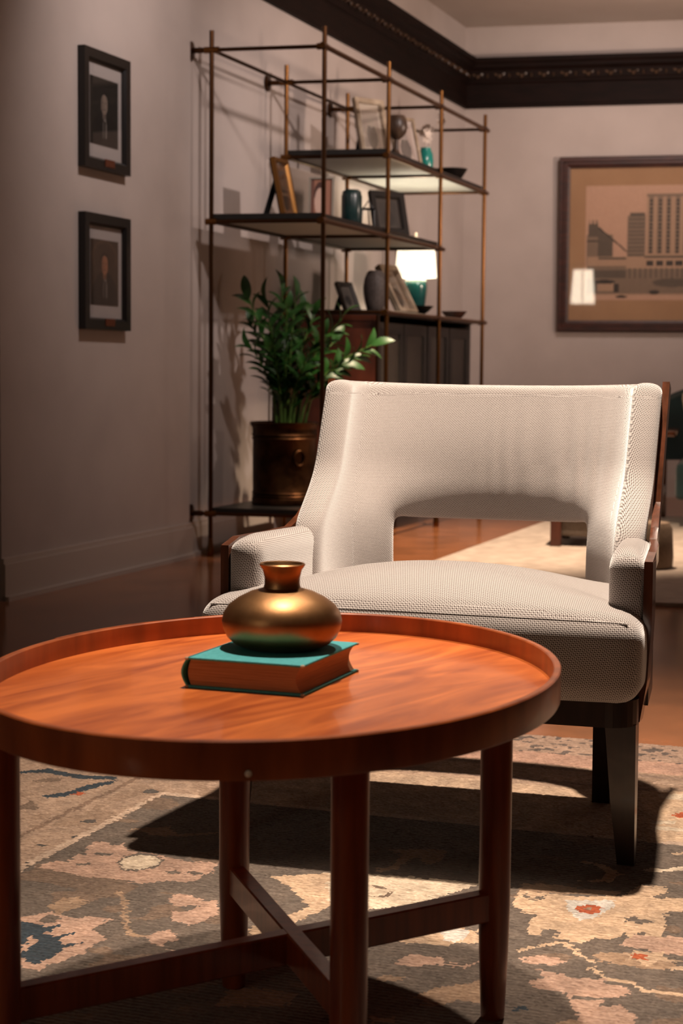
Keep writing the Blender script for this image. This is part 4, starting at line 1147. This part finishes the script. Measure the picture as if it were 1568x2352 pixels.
bm = bmesh.new(); bm.from_mesh(bm_me); bmesh.ops.delete(bm, geom=[v for v in bm.verts if not v.link_faces], context='VERTS'); bm.to_mesh(bm_me); bm.free()
def bmods(o):
    m1 = o.modifiers.new('thick', 'SOLIDIFY'); m1.thickness = .058; m1.offset = 0; m1.use_even_offset = True
    m2 = o.modifiers.new('soft', 'SUBSURF'); m2.levels = 3; m2.render_levels = 3
def bpost(me):       # soft vertical pulls in the cloth
    for v in me.vertices:
        x, y, z = v.co
        g = max(0, 1 - abs(x - .13) / .20) * max(0, 1 - abs(z - .66) / .13)
        if g > 0: v.co.y += .0028 * g * math.sin(x * 2 * PI / .042 + 2 * math.sin(x * 31))
bo = finish('backrest', bm_me, CH, bmods, bpost)
bme = bo.data       # cloth runs round the bend: unrolled coordinates instead of a box projection
bco = np.empty(len(bme.vertices) * 3, np.float32); bme.vertices.foreach_get('co', bco); bco = bco.reshape(-1, 3)
fx_, fy_ = bx_ * .312, by_ * BD
fa = np.concatenate([[0], np.cumsum(np.hypot(np.diff(fx_), np.diff(fy_)))])
ua = np.linspace(0, fa[-1], 300); cs = np.stack([np.interp(ua, fa, fx_), np.interp(ua, fa, fy_)], 1)
tg = np.gradient(cs, axis=0); tg /= np.linalg.norm(tg, axis=1)[:, None]
yy = bco[:, 1] - BYS - BLEAN * (np.maximum(.53, bco[:, 2]) - .40)
pq = np.stack([bco[:, 0], yy], 1)
near = np.concatenate([((pq[k:k + 4000, None] - cs[None]) ** 2).sum(2).argmin(1) for k in range(0, len(bco), 4000)])
nd = pq - cs[near]; bu = ua[near] + (nd * tg[near]).sum(1) + np.where((near < 4) | (near > 295), nd[:, 0] * tg[near][:, 1] - nd[:, 1] * tg[near][:, 0], 0)
bv = bco[:, 2] * 1.12 + np.where(bco[:, 2] > .80, yy - cs[near, 1], 0) * .8
li_ = np.empty(len(bme.loops), np.int32); bme.loops.foreach_get('vertex_index', li_)
bme.uv_layers[0].data.foreach_set('uv', np.stack([bu[li_], bv[li_]], 1).ravel().astype(np.float32))

for sx_ in (-1, 1):
    def arm_fn(p, sx_=sx_):
        y = p.y - .125
        taper = .030 * max(0, min(1, (y + .31) / .36))
        x = sx_ * (.3425 - taper) + p.x
        z = p.z + .430 - .004 * (y + .12) / .2
        if p.z > 0: z -= .010 * max(0, (-.25 - y) / .07) * (p.z / .118)
        return Vector((x, y, z))
    finish('arm', soft_box(.030, .195, .118, .0285, 22, arm_fn), CH)
    # walnut: front post, rail along the arm, stile up the wing
    MB().strip([Vector((sx_ * .379, -.285, .530)), Vector((sx_ * .379, -.285, .43)), Vector((sx_ * .374, -.287, .33)), Vector((sx_ * .363, -.290, .259))], .015, .048, (1, 0, 0)).build('front_post', M['walnut'], CH)
    path = [Vector((sx_ * .379, -.305, .517)), Vector((sx_ * .378, -.25, .528)), Vector((sx_ * .366, -.10, .526)), Vector((sx_ * .354, -.02, .528)), Vector((sx_ * .350, .04, .546)), Vector((sx_ * .344, BYS + lean(.59) + .006, .59))]
    path += [Vector((sx_ * .344, BYS + lean(.59 + .039 * k) + .006, .59 + .039 * k)) for k in range(1, 7)]
    MB().strip(path, .014, .030, (1, 0, 0)).build('side_rail', M['walnut'], CH)

for sx_ in (-1, 1):
    MB().strip([Vector((sx_ * .374, -.27, .40)), Vector((sx_ * .362, -.10, .40)), Vector((sx_ * .350, .0, .40)), Vector((sx_ * .342, .06, .40))], .010, .24, (1, 0, 0)).build('outer_panel', M['espresso'], CH)

def rounded(hx, y0, y1, r, n=6):
    pts = []
    for cx, cy, a in ((hx - r, y0 + r, -90), (hx - r, y1 - r, 0), (-hx + r, y1 - r, 90), (-hx + r, y0 + r, 180)):
        pts += [(cx + r * math.cos(R(a + 90 * k / n)), cy + r * math.sin(R(a + 90 * k / n))) for k in range(n + 1)]
    return pts
MB().prism([(x * (1 - .17 * max(0, (y + .30) / .44)), y) for x, y in rounded(.370, -.375, .14, .05)], .258, .302).build('seat_rail', M['espresso'], CH)
for sx_ in (-1, 1):
    mb = MB()
    zs = [.226, .12, ZR]
    for z, xa, xb, ya, yb in ((.260, .316, .368, -.345, -.300), (.13, .326, .368, -.335, -.298), (ZR + .001, .338, .367, -.318, -.292)):
        mb.v += [(sx_ * xa, ya, z), (sx_ * xb, ya, z), (sx_ * xb, yb, z), (sx_ * xa, yb, z)]
    mb.f = [(3, 2, 1, 0), (8, 9, 10, 11)] + [(a * 4 + i, a * 4 + (i + 1) % 4, a * 4 + 4 + (i + 1) % 4, a * 4 + 4 + i) for a in (0, 1) for i in range(4)]
    mb.build('leg', M['espresso'], CH)
    MB().strip([(sx_ * .262, .03, .260), (sx_ * .258, .06, .13), (sx_ * .25, .12, ZR + .001)], .034, .034, (1, 0, 0)).build('leg', M['espresso'], CH)
